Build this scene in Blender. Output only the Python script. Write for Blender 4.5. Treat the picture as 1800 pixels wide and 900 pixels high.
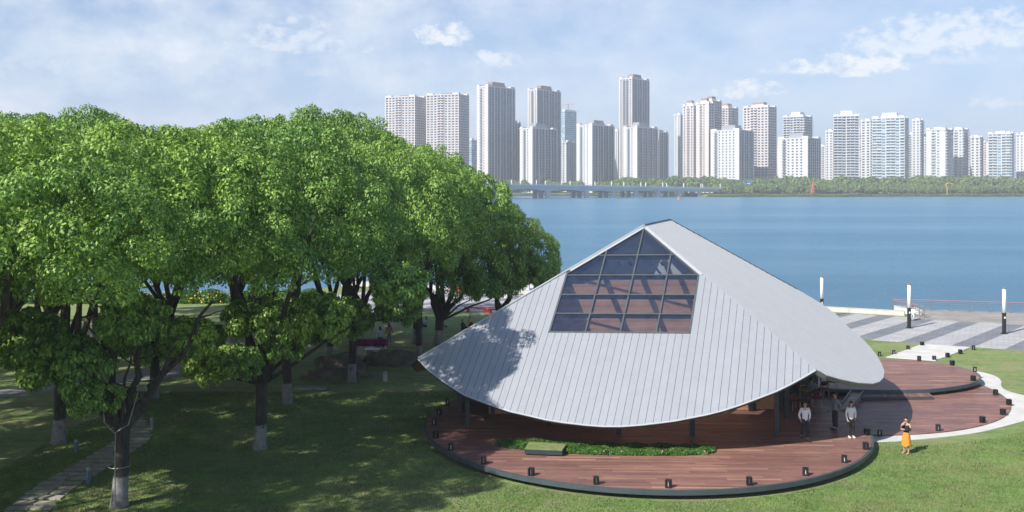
import bpy, bmesh, math, random
import numpy as np
from mathutils import Vector, Matrix, noise
random.seed(7); rng = np.random.default_rng(7)
for o in list(bpy.data.objects): bpy.data.objects.remove(o)
S = bpy.context.scene; C = S.collection
R = math.radians

# ------------------------------------------------------------------ camera
FPX, PX0, HY, CZ = 1700.0, 900.0, 322.0, 11.9      # focal length and horizon of the 1800 px wide photograph; z=0 is the main deck
cd = bpy.data.cameras.new('camera'); cam = bpy.data.objects.new('camera', cd); C.objects.link(cam)
cam.location = (0, 0, CZ); cam.rotation_euler = (R(90), 0, 0)
cd.sensor_width = 36; cd.lens = FPX * 36 / 1800; cd.shift_y = -(450 - HY) / 1800
cd.clip_start = .5; cd.clip_end = 30000
S.camera = cam
# ------------------------------------------------------------------ light
SUN_EL, SAZ = 39.5, Vector((.75, .661))            # direction the sunlight travels on the ground
sd = bpy.data.lights.new('sun', 'SUN'); sun = bpy.data.objects.new('sun', sd); C.objects.link(sun)
sd.energy = 5.0; sd.angle = R(.53); sd.color = (1, .955, .88)
e = R(SUN_EL)
sun.rotation_euler = Vector((SAZ.x * math.cos(e), SAZ.y * math.cos(e), -math.sin(e))).to_track_quat('-Z', 'Y').to_euler()
S.view_settings.view_transform = 'Standard'; S.view_settings.look = 'None'; S.view_settings.exposure = 0.45; S.view_settings.gamma = 1
W = bpy.data.worlds.new('World'); S.world = W; W.use_nodes = True
def build_world():
    nt = W.node_tree; N = nt.nodes; L = nt.links; N.clear()
    out = N.new('ShaderNodeOutputWorld'); bg = N.new('ShaderNodeBackground'); bg.inputs[1].default_value = .115
    sky = N.new('ShaderNodeTexSky'); sky.sky_type = 'NISHITA'; sky.sun_disc = False
    sky.sun_elevation = R(SUN_EL); sky.sun_rotation = math.atan2(-SAZ.x, -SAZ.y)
    sky.air_density = 1.0; sky.dust_density = .6; sky.ozone_density = 2.0
    tc = N.new('ShaderNodeTexCoord'); sep = N.new('ShaderNodeSeparateXYZ'); L.new(tc.outputs['Generated'], sep.inputs[0])
    def m(op, a, b=None, c=None, clamp=False):
        n = N.new('ShaderNodeMath'); n.operation = op; n.use_clamp = clamp
        for i, v in enumerate((a, b, c)):
            if v is None: continue
            if isinstance(v, (int, float)): n.inputs[i].default_value = v
            else: L.new(v, n.inputs[i])
        return n.outputs[0]
    X, Y, Z = sep.outputs
    az = m('ARCTAN2', X, Y); el = m('ARCTAN2', Z, m('SQRT', m('ADD', m('MULTIPLY', X, X), m('MULTIPLY', Y, Y))))
    cmb = N.new('ShaderNodeCombineXYZ'); L.new(az, cmb.inputs[0]); L.new(m('MULTIPLY', el, 1.55), cmb.inputs[1])
    def nz(scale, detail, off, rough=.6):
        n = N.new('ShaderNodeTexNoise'); n.inputs['Scale'].default_value = scale; n.inputs['Detail'].default_value = detail
        n.inputs['Roughness'].default_value = rough
        a = N.new('ShaderNodeVectorMath'); a.inputs[1].default_value = off; L.new(cmb.outputs[0], a.inputs[0]); L.new(a.outputs[0], n.inputs['Vector'])
        return n.outputs['Fac']
    # broad thin veil of cloud, thicker towards the west (left)
    veil = m('MULTIPLY', m('MULTIPLY_ADD', nz(11, 9, (3, 1, 0), .6), 3.2, -1.15, True), m('MULTIPLY_ADD', az, -.9, .72, True))
    puffs = None
    fine = nz(60, 9, (0, 5, 2), .62); big = nz(24, 5, (1, 8, 4))
    # cumulus heaps: azimuth, elevation, half width, half height, strength
    for (px, py, rx, ry, s) in ((775, 58, 52, 30, .9), (862, 104, 52, 19, .75), (1495, 112, 105, 27, 1.0), (1312, 156, 62, 20, .95), (1655, 62, 190, 48, .7), (1755, 178, 44, 16, .65),
                                (150, 118, 70, 24, .5), (345, 115, 75, 24, .5), (185, 78, 36, 13, .6), (520, 62, 120, 42, .6), (650, 88, 28, 20, .55), (400, 78, 34, 18, .6), (40, 105, 50, 30, .35), (590, 125, 60, 14, .4),
                                (1000, 105, 60, 20, .28), (1360, 118, 40, 15, .6), (1715, 100, 120, 16, .4), (965, 150, 60, 22, .3)):
        a0 = math.atan2(px - 900, FPX); e0 = math.atan2(322 - py, math.hypot(FPX, px - 900))
        dx = m('DIVIDE', m('SUBTRACT', az, a0), rx / FPX); dy = m('DIVIDE', m('SUBTRACT', el, e0 - .25 * ry / FPX), ry * 1.1 / FPX)
        # flat base: heaps fall off faster below than above
        dyb = m('MULTIPLY', m('MINIMUM', dy, 0), 1.9); dyt = m('MAXIMUM', dy, 0)
        d2 = m('ADD', m('MULTIPLY', dx, dx), m('ADD', m('MULTIPLY', dyb, dyb), m('MULTIPLY', dyt, dyt)))
        g = m('SUBTRACT', 1.0, d2)
        v = m('MULTIPLY', m('MULTIPLY_ADD', m('ADD', m('MULTIPLY', g, .7), m('ADD', m('MULTIPLY_ADD', fine, 3.4, -1.7), m('MULTIPLY_ADD', big, 2.2, -1.1))), 1.25, .05, True), s)
        v = m('MULTIPLY', v, m('MULTIPLY_ADD', g, 1.1, 1.0, True))
        puffs = v if puffs is None else m('MAXIMUM', puffs, v)
    # elsewhere in the sky the same kind of scattered heaps go on
    gen = m('MULTIPLY', m('MULTIPLY_ADD', nz(5, 8, (7, 3, 1), .6), 5, -2.9, True), .22)
    gen = m('MULTIPLY', gen, m('MULTIPLY_ADD', m('ABSOLUTE', az), 4, -2.2, True))
    high = m('MULTIPLY_ADD', el, -2.2, 1.7, True)      # cloud thins out overhead
    cov = m('MULTIPLY', m('MAXIMUM', m('MAXIMUM', m('MULTIPLY', m('MULTIPLY', veil, high), .78), puffs), m('MULTIPLY', gen, high)), .95)
    tint = N.new('ShaderNodeMix'); tint.data_type = 'RGBA'; tint.blend_type = 'MULTIPLY'; tint.inputs[0].default_value = 1
    L.new(sky.outputs[0], tint.inputs[6]); tint.inputs[7].default_value = SKY_TINT
    mix = N.new('ShaderNodeMix'); mix.data_type = 'RGBA'; L.new(cov, mix.inputs[0]); L.new(tint.outputs[2], mix.inputs[6]); mix.inputs[7].default_value = CLOUD
    # pale blue haze thickening towards the horizon all round
    hf = m('MULTIPLY', m('POWER', 2.718, m('MULTIPLY', m('ABSOLUTE', Z), -5.5)), .86)
    hz_ = N.new('ShaderNodeMix'); hz_.data_type = 'RGBA'; L.new(hf, hz_.inputs[0]); L.new(tint.outputs[2], hz_.inputs[6]); hz_.inputs[7].default_value = HORIZON
    L.new(hz_.outputs[2], mix.inputs[6])
    L.new(mix.outputs[2], bg.inputs[0]); L.new(bg.outputs[0], out.inputs[0])
SKY_TINT = (.8, .8, .84, 1); CLOUD = (6.6, 6.75, 7.1, 1); HORIZON = (3.3, 4.45, 6.7, 1)
build_world()

# ------------------------------------------------------------------ helpers
def U(px, py, z=-.4):                                # a pixel of the photograph to the point of the level z seen there
    Y = FPX * (CZ - z) / (py - HY); return Vector(((px - PX0) * Y / FPX, Y, z))
def tag(o, label=None, cat=None, group=None, kind=None):
    if label: o['label'] = label
    if cat: o['category'] = cat
    if group: o['group'] = group
    if kind: o['kind'] = kind
    return o
def empty(name, loc, label=None, cat=None, group=None, rz=0, kind=None):
    o = bpy.data.objects.new(name, None); C.objects.link(o); o.location = loc; o.rotation_euler.z = rz; o.empty_display_size = .2
    return tag(o, label, cat, group, kind)
def copy_tree(o, parent=None):
    c = o.copy(); C.objects.link(c)
    if parent: c.parent = parent
    for ch in KIDS.get(o.name, []): copy_tree2(ch, c)
    return c
KIDS = {}
def copy_tree2(o, parent):
    c = o.copy(); C.objects.link(c); c.parent = parent; KIDS.setdefault(parent.name, []).append(c)
    for ch in list(KIDS.get(o.name, [])): copy_tree2(ch, c)
    return c
def link(name, me, mat=None, parent=None):
    o = bpy.data.objects.new(name, me); C.objects.link(o)
    if mat is not None:
        for x in (mat if isinstance(mat, (list, tuple)) else [mat]): me.materials.append(x)
    if parent: o.parent = parent; KIDS.setdefault(parent.name, []).append(o)
    return o
class MB:
    def __init__(s): s.v = []; s.f = []; s.mi = []; s.cur = 0
    def face(s, pts):
        n = len(s.v); s.v += [tuple(p) for p in pts]; s.f.append(tuple(range(n, n + len(pts)))); s.mi.append(s.cur)
    def add(s, vs, fs):
        n = len(s.v); s.v += [tuple(p) for p in vs]; s.f += [tuple(i + n for i in f) for f in fs]; s.mi += [s.cur] * len(fs)
    def box(s, c, size, rz=0, M=None):
        x, y, z = size[0] / 2, size[1] / 2, size[2] / 2
        vs = [Vector((a, b, d)) for d in (-z, z) for a, b in ((-x, -y), (x, -y), (x, y), (-x, y))]
        Q = Matrix.Rotation(rz, 3, 'Z') if M is None else M
        s.add([Q @ v + Vector(c) for v in vs], [(3, 2, 1, 0), (4, 5, 6, 7), (0, 1, 5, 4), (1, 2, 6, 5), (2, 3, 7, 6), (3, 0, 4, 7)])
    def prism(s, poly, z0, z1):                     # poly: list of (x,y) ccw
        n = len(poly)
        s.add([(p[0], p[1], z0) for p in poly] + [(p[0], p[1], z1) for p in poly],
              [tuple(reversed(range(n))), tuple(range(n, 2 * n))] + [(i, (i + 1) % n, n + (i + 1) % n, n + i) for i in range(n)])
    def slab(s, poly3, nrm, t):                     # planar polygon extruded along nrm by t
        n = len(poly3); nrm = Vector(nrm)
        s.add([Vector(p) for p in poly3] + [Vector(p) + nrm * t for p in poly3],
              [tuple(reversed(range(n))), tuple(range(n, 2 * n))] + [(i, (i + 1) % n, n + (i + 1) % n, n + i) for i in range(n)])
    def tube(s, pts, rad, n=8, caps=True):
        pts = [Vector(p) for p in pts]
        if isinstance(rad, (int, float)): rad = [rad] * len(pts)
        base = len(s.v); up = None
        for i, p in enumerate(pts):
            d = (pts[min(i + 1, len(pts) - 1)] - pts[max(i - 1, 0)])
            d = d.normalized() if d.length > 1e-9 else Vector((0, 0, 1))
            a = d.orthogonal().normalized() if up is None else (up - d * up.dot(d)).normalized()
            up = a; b = d.cross(a)
            for k in range(n):
                t = 2 * math.pi * k / n; s.v.append(tuple(p + (a * math.cos(t) + b * math.sin(t)) * rad[i]))
        for i in range(len(pts) - 1):
            for k in range(n):
                q = base + i * n; s.f.append((q + k, q + (k + 1) % n, q + n + (k + 1) % n, q + n + k)); s.mi.append(s.cur)
        if caps:
            s.f.append(tuple(base + k for k in reversed(range(n)))); s.f.append(tuple(base + (len(pts) - 1) * n + k for k in range(n))); s.mi += [s.cur] * 2
    def bar(s, a, b, w, h, upv=(0, 0, 1)):          # rectangular bar from a to b
        a = Vector(a); b = Vector(b); d = (b - a).normalized(); sd_ = d.cross(Vector(upv)).normalized(); u = sd_.cross(d)
        vs = [p + sd_ * (w / 2 * i) + u * (h / 2 * j) for p in (a, b) for i, j in ((-1, -1), (1, -1), (1, 1), (-1, 1))]
        s.add(vs, [(0, 3, 2, 1)[::-1][::-1], (4, 5, 6, 7), (0, 1, 5, 4), (1, 2, 6, 5), (2, 3, 7, 6), (3, 0, 4, 7)])
    def ball(s, c, r, n=8, m=5):
        c = Vector(c); r = Vector(r if hasattr(r, '__len__') else (r, r, r)); base = len(s.v)
        s.v.append(tuple(c + Vector((0, 0, r.z))))
        for i in range(1, m):
            t = math.pi * i / m
            for k in range(n):
                p = 2 * math.pi * k / n; s.v.append(tuple(c + Vector((r.x * math.sin(t) * math.cos(p), r.y * math.sin(t) * math.sin(p), r.z * math.cos(t)))))
        s.v.append(tuple(c - Vector((0, 0, r.z)))); last = len(s.v) - 1
        for k in range(n): s.f.append((base, base + 1 + k, base + 1 + (k + 1) % n)); s.mi.append(s.cur)
        for i in range(m - 2):
            for k in range(n):
                q = base + 1 + i * n; s.f.append((q + k, q + n + k, q + n + (k + 1) % n, q + (k + 1) % n)); s.mi.append(s.cur)
        q = base + 1 + (m - 2) * n
        for k in range(n): s.f.append((q + k, last, q + (k + 1) % n)); s.mi.append(s.cur)
    def mesh(s, name, smooth=False):
        me = bpy.data.meshes.new(name); me.from_pydata(s.v, [], s.f)
        if any(s.mi): me.polygons.foreach_set('material_index', s.mi)
        if smooth: me.polygons.foreach_set('use_smooth', [True] * len(me.polygons))
        me.update(); return me
    def build(s, name, mat, parent=None, smooth=False): return link(name, s.mesh(name, smooth), mat, parent)

# ------------------------------------------------------------------ materials
def nodes(name):
    m = bpy.data.materials.new(name); m.use_nodes = True; nt = m.node_tree; b = nt.nodes['Principled BSDF']; return m, nt, b
def ramp(nt, fac, stops):
    r = nt.nodes.new('ShaderNodeValToRGB'); el = r.color_ramp.elements
    while len(el) > 1: el.remove(el[-1])
    el[0].position = stops[0][0]; el[0].color = (*stops[0][1], 1)
    for p, c in stops[1:]: q = el.new(p); q.color = (*c, 1)
    nt.links.new(fac, r.inputs[0]); return r.outputs[0]
def noise_fac(nt, scale, detail=4, stretch=None, coord='Object', rough=.55, dist=0):
    tc = nt.nodes.new('ShaderNodeTexCoord'); n = nt.nodes.new('ShaderNodeTexNoise')
    n.inputs['Scale'].default_value = scale; n.inputs['Detail'].default_value = detail; n.inputs['Roughness'].default_value = rough; n.inputs['Distortion'].default_value = dist
    src = nt.nodes.new('ShaderNodeNewGeometry').outputs['Position'] if coord == 'World' else tc.outputs[coord]
    if stretch:
        mp = nt.nodes.new('ShaderNodeMapping'); mp.inputs['Scale'].default_value = stretch[:3]
        if len(stretch) > 3: mp.inputs['Rotation'].default_value = (0, 0, stretch[3])
        nt.links.new(src, mp.inputs[0]); src = mp.outputs[0]
    nt.links.new(src, n.inputs['Vector']); return n.outputs['Fac']
def mixc(nt, fac, a, b, mode='MIX'):
    n = nt.nodes.new('ShaderNodeMix'); n.data_type = 'RGBA'; n.blend_type = mode
    for i, v in ((0, fac), (6, a), (7, b)):
        if isinstance(v, (int, float)): n.inputs[i].default_value = v
        elif isinstance(v, tuple): n.inputs[i].default_value = (*v[:3], 1)
        else: nt.links.new(v, n.inputs[i])
    return n.outputs[2]
def bump(nt, b, fac, strength, dist=.02):
    n = nt.nodes.new('ShaderNodeBump'); n.inputs['Strength'].default_value = strength; n.inputs['Distance'].default_value = dist
    nt.links.new(fac, n.inputs['Height']); nt.links.new(n.outputs[0], b.inputs['Normal'])
def simple(name, c, rough=.6, var=.15, scale=3, metal=0, spec=.5, bmp=0, stretch=None, coord='Object'):
    m, nt, b = nodes(name); f = noise_fac(nt, scale, 5, stretch, coord)
    lo = tuple(max(0, x * (1 - var)) for x in c); hi = tuple(min(1, x * (1 + var)) for x in c)
    nt.links.new(ramp(nt, f, [(.3, lo), (.7, hi)]), b.inputs['Base Color'])
    b.inputs['Roughness'].default_value = rough; b.inputs['Metallic'].default_value = metal; b.inputs['Specular IOR Level'].default_value = spec
    if bmp: bump(nt, b, f, bmp)
    return m
def rnd(nt):                                       # one random value per object and per loose island
    oi = nt.nodes.new('ShaderNodeObjectInfo'); g = nt.nodes.new('ShaderNodeNewGeometry'); a = nt.nodes.new('ShaderNodeMath'); a.operation = 'ADD'
    nt.links.new(oi.outputs['Random'], a.inputs[0]); nt.links.new(g.outputs['Random Per Island'], a.inputs[1])
    f = nt.nodes.new('ShaderNodeMath'); f.operation = 'FRACT'; nt.links.new(a.outputs[0], f.inputs[0]); return f.outputs[0]
def wood_mat(name, stops, rough=.5, along=(.6, 14, 14), rot=0, spec=.25):
    m, nt, b = nodes(name); r = rnd(nt); base = ramp(nt, r, stops)
    g = noise_fac(nt, 3, 6, (*along, rot), 'World', .65)
    col = mixc(nt, 1, base, ramp(nt, g, [(.3, (.68, .68, .68)), (.7, (1.25, 1.22, 1.2))]), 'MULTIPLY')
    blot = noise_fac(nt, .55, 4, None, 'World'); col = mixc(nt, 1, col, ramp(nt, blot, [(.35, (.84, .85, .87)), (.65, (1.1, 1.08, 1.06))]), 'MULTIPLY')
    nt.links.new(col, b.inputs['Base Color']); b.inputs['Roughness'].default_value = rough; b.inputs['Specular IOR Level'].default_value = spec
    bump(nt, b, g, .25, .004); return m
DECK_ROT = -.03
M = {}
M['deck'] = wood_mat('deck_wood', [(0, (.2, .105, .09)), (.35, (.24, .13, .11)), (.7, (.27, .145, .12)), (.93, (.33, .18, .13)), (1, (.42, .25, .16))], .48, (.5, 16, 16), 0)
M['inwood'] = wood_mat('interior_wood', [(0, (.56, .29, .15)), (.5, (.66, .35, .19)), (1, (.74, .42, .23))], .45, (.5, 1, 18))
M['zinc'] = None
def zinc():
    m, nt, b = nodes('zinc_roof'); r = rnd(nt); base = ramp(nt, r, [(0, (.4, .42, .455)), (1, (.415, .435, .47))])
    s = noise_fac(nt, 1.4, 7, (1, 1, 1), 'World', .68); sp = noise_fac(nt, 9, 4, None, 'World', .7)
    col = mixc(nt, 1, base, ramp(nt, s, [(.3, (.95, .95, .95)), (.7, (1.03, 1.03, 1.03))]), 'MULTIPLY')
    col = mixc(nt, 1, col, ramp(nt, sp, [(.3, (.94, .94, .94)), (.62, (1, 1, 1)), (.76, (1.15, 1.15, 1.16))]), 'MULTIPLY')
    nt.links.new(col, b.inputs['Base Color']); b.inputs['Roughness'].default_value = .45; b.inputs['Metallic'].default_value = .3
    bump(nt, b, s, .1, .02); return m
M['zinc'] = zinc()
M['zinctrim'] = simple('zinc_trim', (.5, .51, .54), .4, .06, 2, .2)
M['joint'] = simple('joint_underlay', (.22, .15, .19), .8, .1)
M['soffit'] = wood_mat('soffit_wood', [(0, (.3, .16, .07)), (1, (.4, .22, .1))], .5, (1, 10, 10))
M['darksteel'] = simple('dark_steel', (.045, .06, .075), .45, .15, 3, .3)
M['fascia'] = simple('painted_fascia', (.07, .095, .105), .5, .15, 2, .2)
M['black'] = simple('black_metal', (.02, .02, .022), .45, .2, 5, .3)
M['frame'] = simple('skylight_frame', (.12, .13, .135), .45, .15, 3, .3)
M['white'] = simple('white_paint', (.74, .74, .73), .6, .04, 2)
M['lampwhite'] = simple('lamp_diffuser', (.86, .86, .86), .3, .02, 2)
M['concrete'] = simple('pale_concrete', (.6, .585, .55), .8, .1, 1.2, bmp=.1, coord='World')
M['stone'] = simple('grey_slab_stone', (.36, .32, .28), .85, .22, 2.5, bmp=.3, coord='World')
M['kerb'] = simple('kerb_stone', (.56, .53, .48), .8, .12, 1.5, bmp=.1, coord='World')
M['rock'] = simple('garden_rock', (.15, .125, .09), .9, .4, 1.6, bmp=.8, coord='World')
M['board'] = wood_mat('boardwalk', [(0, (.3, .285, .27)), (1, (.38, .36, .34))], .7, (.5, 8, 8), -.27)
M['rust'] = simple('red_rail', (.42, .17, .15), .5, .1)
M['redpaint'] = simple('red_paint', (.5, .045, .03), .4, .12)
M['steel'] = simple('galvanised_steel', (.3, .31, .31), .45, .1, 4, .6)
M['bridge'] = simple('bridge_concrete', (.44, .5, .53), .8, .1, .08, coord='World')
M['bridgelight'] = simple('bridge_pier_concrete', (.45, .49, .52), .8, .12, .2, coord='World')
M['skin'] = simple('skin', (.5, .3, .21), .55, .05, 8)
M['hair'] = simple('black_hair', (.012, .011, .012), .4, .2, 20)
M['soil'] = simple('soil', (.07, .05, .035), .95, .3, 4)
M['blue'] = simple('blue_sign', (.03, .13, .55), .4, .08)
M['yellow'] = simple('yellow_paint', (.75, .42, .05), .5, .1)
M['maroon'] = simple('maroon_fabric', (.16, .02, .03), .85, .2, 8)
M['palewood'] = simple('pale_chair_wood', (.5, .33, .17), .5, .12, 6)
def cloth(name, c): return simple(name, c, .85, .1, 9)
def paving(name, c, scale=1.0):
    m, nt, b = nodes(name); tc = nt.nodes.new('ShaderNodeNewGeometry'); mp = nt.nodes.new('ShaderNodeMapping'); mp.inputs['Rotation'].default_value = (0, 0, .47)
    nt.links.new(tc.outputs['Position'], mp.inputs[0]); br = nt.nodes.new('ShaderNodeTexBrick')
    br.inputs['Scale'].default_value = scale; br.inputs['Mortar Size'].default_value = .018; br.inputs['Mortar Smooth'].default_value = .4
    br.inputs['Color1'].default_value = (*[x * .92 for x in c], 1); br.inputs['Color2'].default_value = (*[x * 1.08 for x in c], 1); br.inputs['Mortar'].default_value = (*[x * .55 for x in c], 1)
    br.inputs['Brick Width'].default_value = .8; br.inputs['Row Height'].default_value = .4
    nt.links.new(mp.outputs[0], br.inputs[0]); f = noise_fac(nt, .7, 5, None, 'World')
    nt.links.new(mixc(nt, 1, br.outputs[0], ramp(nt, f, [(.3, (.88, .88, .88)), (.7, (1.1, 1.1, 1.1))]), 'MULTIPLY'), b.inputs['Base Color'])
    b.inputs['Roughness'].default_value = .8; bump(nt, b, br.outputs['Fac'], -.2, .01); return m
M['pavelight'] = paving('light_granite_paving', (.44, .43, .44)); M['pavedark'] = paving('dark_granite_paving', (.2, .215, .235)); M['pathgrey'] = paving('grey_path_paving', (.26, .26, .27), 1.2)
def lawn_mat():
    m, nt, b = nodes('mown_lawn')
    big = noise_fac(nt, .22, 6, (1, 1.6, 1), 'World', .6, .6); mid = noise_fac(nt, 1.6, 6, (.7, 1.5, 1, .5), 'World', .7); fine = noise_fac(nt, 14, 4, (1, 2.2, 1), 'World', .75)
    col = ramp(nt, fine, [(.3, (.08, .145, .036)), (.5, (.18, .28, .085)), (.7, (.31, .41, .16))])
    dry = ramp(nt, fine, [(.3, (.24, .22, .11)), (.7, (.4, .36, .21))])
    a = nt.nodes.new('ShaderNodeMath'); a.operation = 'ADD'; nt.links.new(big, a.inputs[0]); nt.links.new(mid, a.inputs[1])
    fac = ramp(nt, a.outputs[0], [(.0, (0, 0, 0)), (1.0, (0, 0, 0))])
    mr = nt.nodes.new('ShaderNodeMapRange'); mr.inputs[1].default_value = .86; mr.inputs[2].default_value = 1.18; mr.inputs[4].default_value = .8; nt.links.new(a.outputs[0], mr.inputs[0])
    cl = noise_fac(nt, 3.2, 5, (.8, 1.4, 1, .3), 'World', .7); col = mixc(nt, 1, col, ramp(nt, cl, [(.35, (.72, .78, .74)), (.5, (1, 1, 1)), (.68, (1.28, 1.22, 1.3))]), 'MULTIPLY')
    # mowing stripes, faint and irregular
    st = noise_fac(nt, .8, 2, (.12, 1.5, 1, -.45), 'World'); col = mixc(nt, 1, col, ramp(nt, st, [(.4, (.88, .9, .88)), (.6, (1.12, 1.1, 1.1))]), 'MULTIPLY')
    nt.links.new(mixc(nt, mr.outputs[0], col, dry), b.inputs['Base Color']); b.inputs['Roughness'].default_value = .9; b.inputs['Specular IOR Level'].default_value = .15
    bump(nt, b, fine, .9, .05); return m
M['lawn'] = lawn_mat()
M['blade'] = simple('grass_blades', (.13, .21, .05), .8, .35, .8, spec=.2, coord='World')
def leaf_mat(name, lo, hi, spec=.3, rough=.48):
    m, nt, b = nodes(name); r = rnd(nt)
    g = nt.nodes.new('ShaderNodeNewGeometry'); oi = nt.nodes.new('ShaderNodeObjectInfo')
    col = ramp(nt, g.outputs['Random Per Island'], [(0, lo), (.75, hi), (1, tuple(min(1, x * 1.35) for x in hi))])
    col = mixc(nt, 1, col, ramp(nt, oi.outputs['Random'], [(0, (.78, .84, .86)), (.5, (1, 1, 1)), (1, (1.12, 1.06, .92))]), 'MULTIPLY')
    patch = noise_fac(nt, .45, 3, None, 'World'); col = mixc(nt, 1, col, ramp(nt, patch, [(.35, (.82, .9, .95)), (.65, (1.18, 1.1, 1.0))]), 'MULTIPLY')
    nt.links.new(col, b.inputs['Base Color']); b.inputs['Roughness'].default_value = rough; b.inputs['Specular IOR Level'].default_value = spec
    tr = nt.nodes.new('ShaderNodeBsdfTranslucent'); nt.links.new(mixc(nt, 1, col, (1.2, 1.35, .55), 'MULTIPLY'), tr.inputs[0])
    mx = nt.nodes.new('ShaderNodeMixShader'); mx.inputs[0].default_value = .22; nt.links.new(b.outputs[0], mx.inputs[1]); nt.links.new(tr.outputs[0], mx.inputs[2])
    nt.links.new(mx.outputs[0], nt.nodes['Material Output'].inputs[0]); return m
M['leaf'] = leaf_mat('camphor_leaves', (.07, .165, .03), (.28, .435, .1))
M['farleaf'] = leaf_mat('far_leaves', (.11, .17, .06), (.22, .29, .11), .1, .7)
M['shrubleaf'] = leaf_mat('shrub_leaves', (.03, .085, .014), (.075, .17, .03))
def bark_mat():
    m, nt, b = nodes('tree_bark'); f = noise_fac(nt, 7, 6, (1, 1, .25), 'World', .7)
    col = ramp(nt, f, [(.3, (.018, .015, .012)), (.7, (.085, .07, .055))])
    g = nt.nodes.new('ShaderNodeTexCoord'); sp = nt.nodes.new('ShaderNodeSeparateXYZ'); nt.links.new(g.outputs['Object'], sp.inputs[0])
    n2 = noise_fac(nt, 5, 5, None, 'World', .7); ad = nt.nodes.new('ShaderNodeMath'); ad.operation = 'MULTIPLY_ADD'; ad.inputs[1].default_value = .35; nt.links.new(n2, ad.inputs[0]); nt.links.new(sp.outputs[2], ad.inputs[2])
    mr = nt.nodes.new('ShaderNodeMapRange'); mr.inputs[1].default_value = 1.3; mr.inputs[2].default_value = 1.36; mr.inputs[3].default_value = 1; mr.inputs[4].default_value = 0; nt.links.new(ad.outputs[0], mr.inputs[0])
    lime = ramp(nt, n2, [(.34, (.07, .06, .055)), (.42, (.22, .21, .2)), (.75, (.3, .29, .28))])
    nt.links.new(mixc(nt, mr.outputs[0], col, lime), b.inputs['Base Color']); b.inputs['Roughness'].default_value = .9; bump(nt, b, f, .8, .04); return m
M['bark'] = bark_mat()
def water_mat():
    m, nt, b = nodes('lake_water'); b.inputs['Roughness'].default_value = .3; b.inputs['IOR'].default_value = 1.33
    sw = noise_fac(nt, .012, 7, (.3, 1.9, 1, .12), 'World', .66)
    nt.links.new(ramp(nt, sw, [(.38, (.065, .215, .36)), (.55, (.095, .26, .41)), (.66, (.13, .29, .43)), (.74, (.22, .38, .5))]), b.inputs['Base Color'])
    a = noise_fac(nt, .75, 8, (.7, 1.0, 1), 'World', .78); c = noise_fac(nt, .09, 4, (.6, 1.3, 1), 'World')
    ad = nt.nodes.new('ShaderNodeMath'); ad.operation = 'MULTIPLY_ADD'; ad.inputs[1].default_value = 2.0; nt.links.new(c, ad.inputs[0]); nt.links.new(a, ad.inputs[2])
    bump(nt, b, ad.outputs[0], 1.0, .95); return m
M['water'] = water_mat()
def glass_mat():
    m = bpy.data.materials.new('skylight_glass'); m.use_nodes = True; nt = m.node_tree; nt.nodes.clear()
    o = nt.nodes.new('ShaderNodeOutputMaterial'); t = nt.nodes.new('ShaderNodeBsdfTransparent'); t.inputs[0].default_value = (.9, .92, .95, 1)
    g = nt.nodes.new('ShaderNodeBsdfGlossy'); g.inputs[0].default_value = (.5, .72, 1, 1); g.inputs['Roughness'].default_value = .06
    lw = nt.nodes.new('ShaderNodeLayerWeight'); lw.inputs[0].default_value = .5; pw = nt.nodes.new('ShaderNodeMath'); pw.operation = 'POWER'; pw.inputs[1].default_value = 3; nt.links.new(lw.outputs['Facing'], pw.inputs[0])
    f = nt.nodes.new('ShaderNodeMath'); f.operation = 'MULTIPLY_ADD'; f.inputs[1].default_value = .5; f.inputs[2].default_value = .16; nt.links.new(pw.outputs[0], f.inputs[0])
    dirt = nt.nodes.new('ShaderNodeBsdfDiffuse'); dirt.inputs[0].default_value = (.35, .38, .42, 1)
    m1 = nt.nodes.new('ShaderNodeMixShader'); nt.links.new(f.outputs[0], m1.inputs[0]); nt.links.new(t.outputs[0], m1.inputs[1]); nt.links.new(g.outputs[0], m1.inputs[2])
    n = noise_fac(nt, 2.5, 6, None, 'World', .7); mr = nt.nodes.new('ShaderNodeMapRange'); mr.inputs[1].default_value = .35; mr.inputs[2].default_value = .8; mr.inputs[3].default_value = .01; mr.inputs[4].default_value = .05; nt.links.new(n, mr.inputs[0])
    m2 = nt.nodes.new('ShaderNodeMixShader'); nt.links.new(mr.outputs[0], m2.inputs[0]); nt.links.new(m1.outputs[0], m2.inputs[1]); nt.links.new(dirt.outputs[0], m2.inputs[2])
    nt.links.new(m2.outputs[0], o.inputs[0]); return m
M['glass'] = glass_mat()

# ------------------------------------------------------------------ polygons
def clip(poly, a, b, c):                            # keep a*x+b*y<=c
    out = []
    for i in range(len(poly)):
        p, q = poly[i], poly[(i + 1) % len(poly)]; dp = a * p[0] + b * p[1] - c; dq = a * q[0] + b * q[1] - c
        if dp <= 0: out.append(p)
        if (dp < 0) != (dq < 0) and abs(dp - dq) > 1e-12:
            t = dp / (dp - dq); out.append((p[0] + (q[0] - p[0]) * t, p[1] + (q[1] - p[1]) * t))
    r = []
    for p in out:
        if not r or math.hypot(p[0] - r[-1][0], p[1] - r[-1][1]) > 1e-4: r.append(p)
    if len(r) > 1 and math.hypot(r[0][0] - r[-1][0], r[0][1] - r[-1][1]) < 1e-4: r.pop()
    return r if len(r) > 2 else []
def area(p): return sum(p[i][0] * p[(i + 1) % len(p)][1] - p[(i + 1) % len(p)][0] * p[i][1] for i in range(len(p))) / 2
def ccw(p): return list(p) if area(p) > 0 else list(reversed(p))
def clip_convex(poly, conv):
    conv = ccw(conv)
    for i in range(len(conv)):
        (x0, y0), (x1, y1) = conv[i], conv[(i + 1) % len(conv)]
        poly = clip(poly, (y1 - y0), -(x1 - x0), (y1 - y0) * x0 - (x1 - x0) * y0)
        if not poly: return []
    return poly
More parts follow.
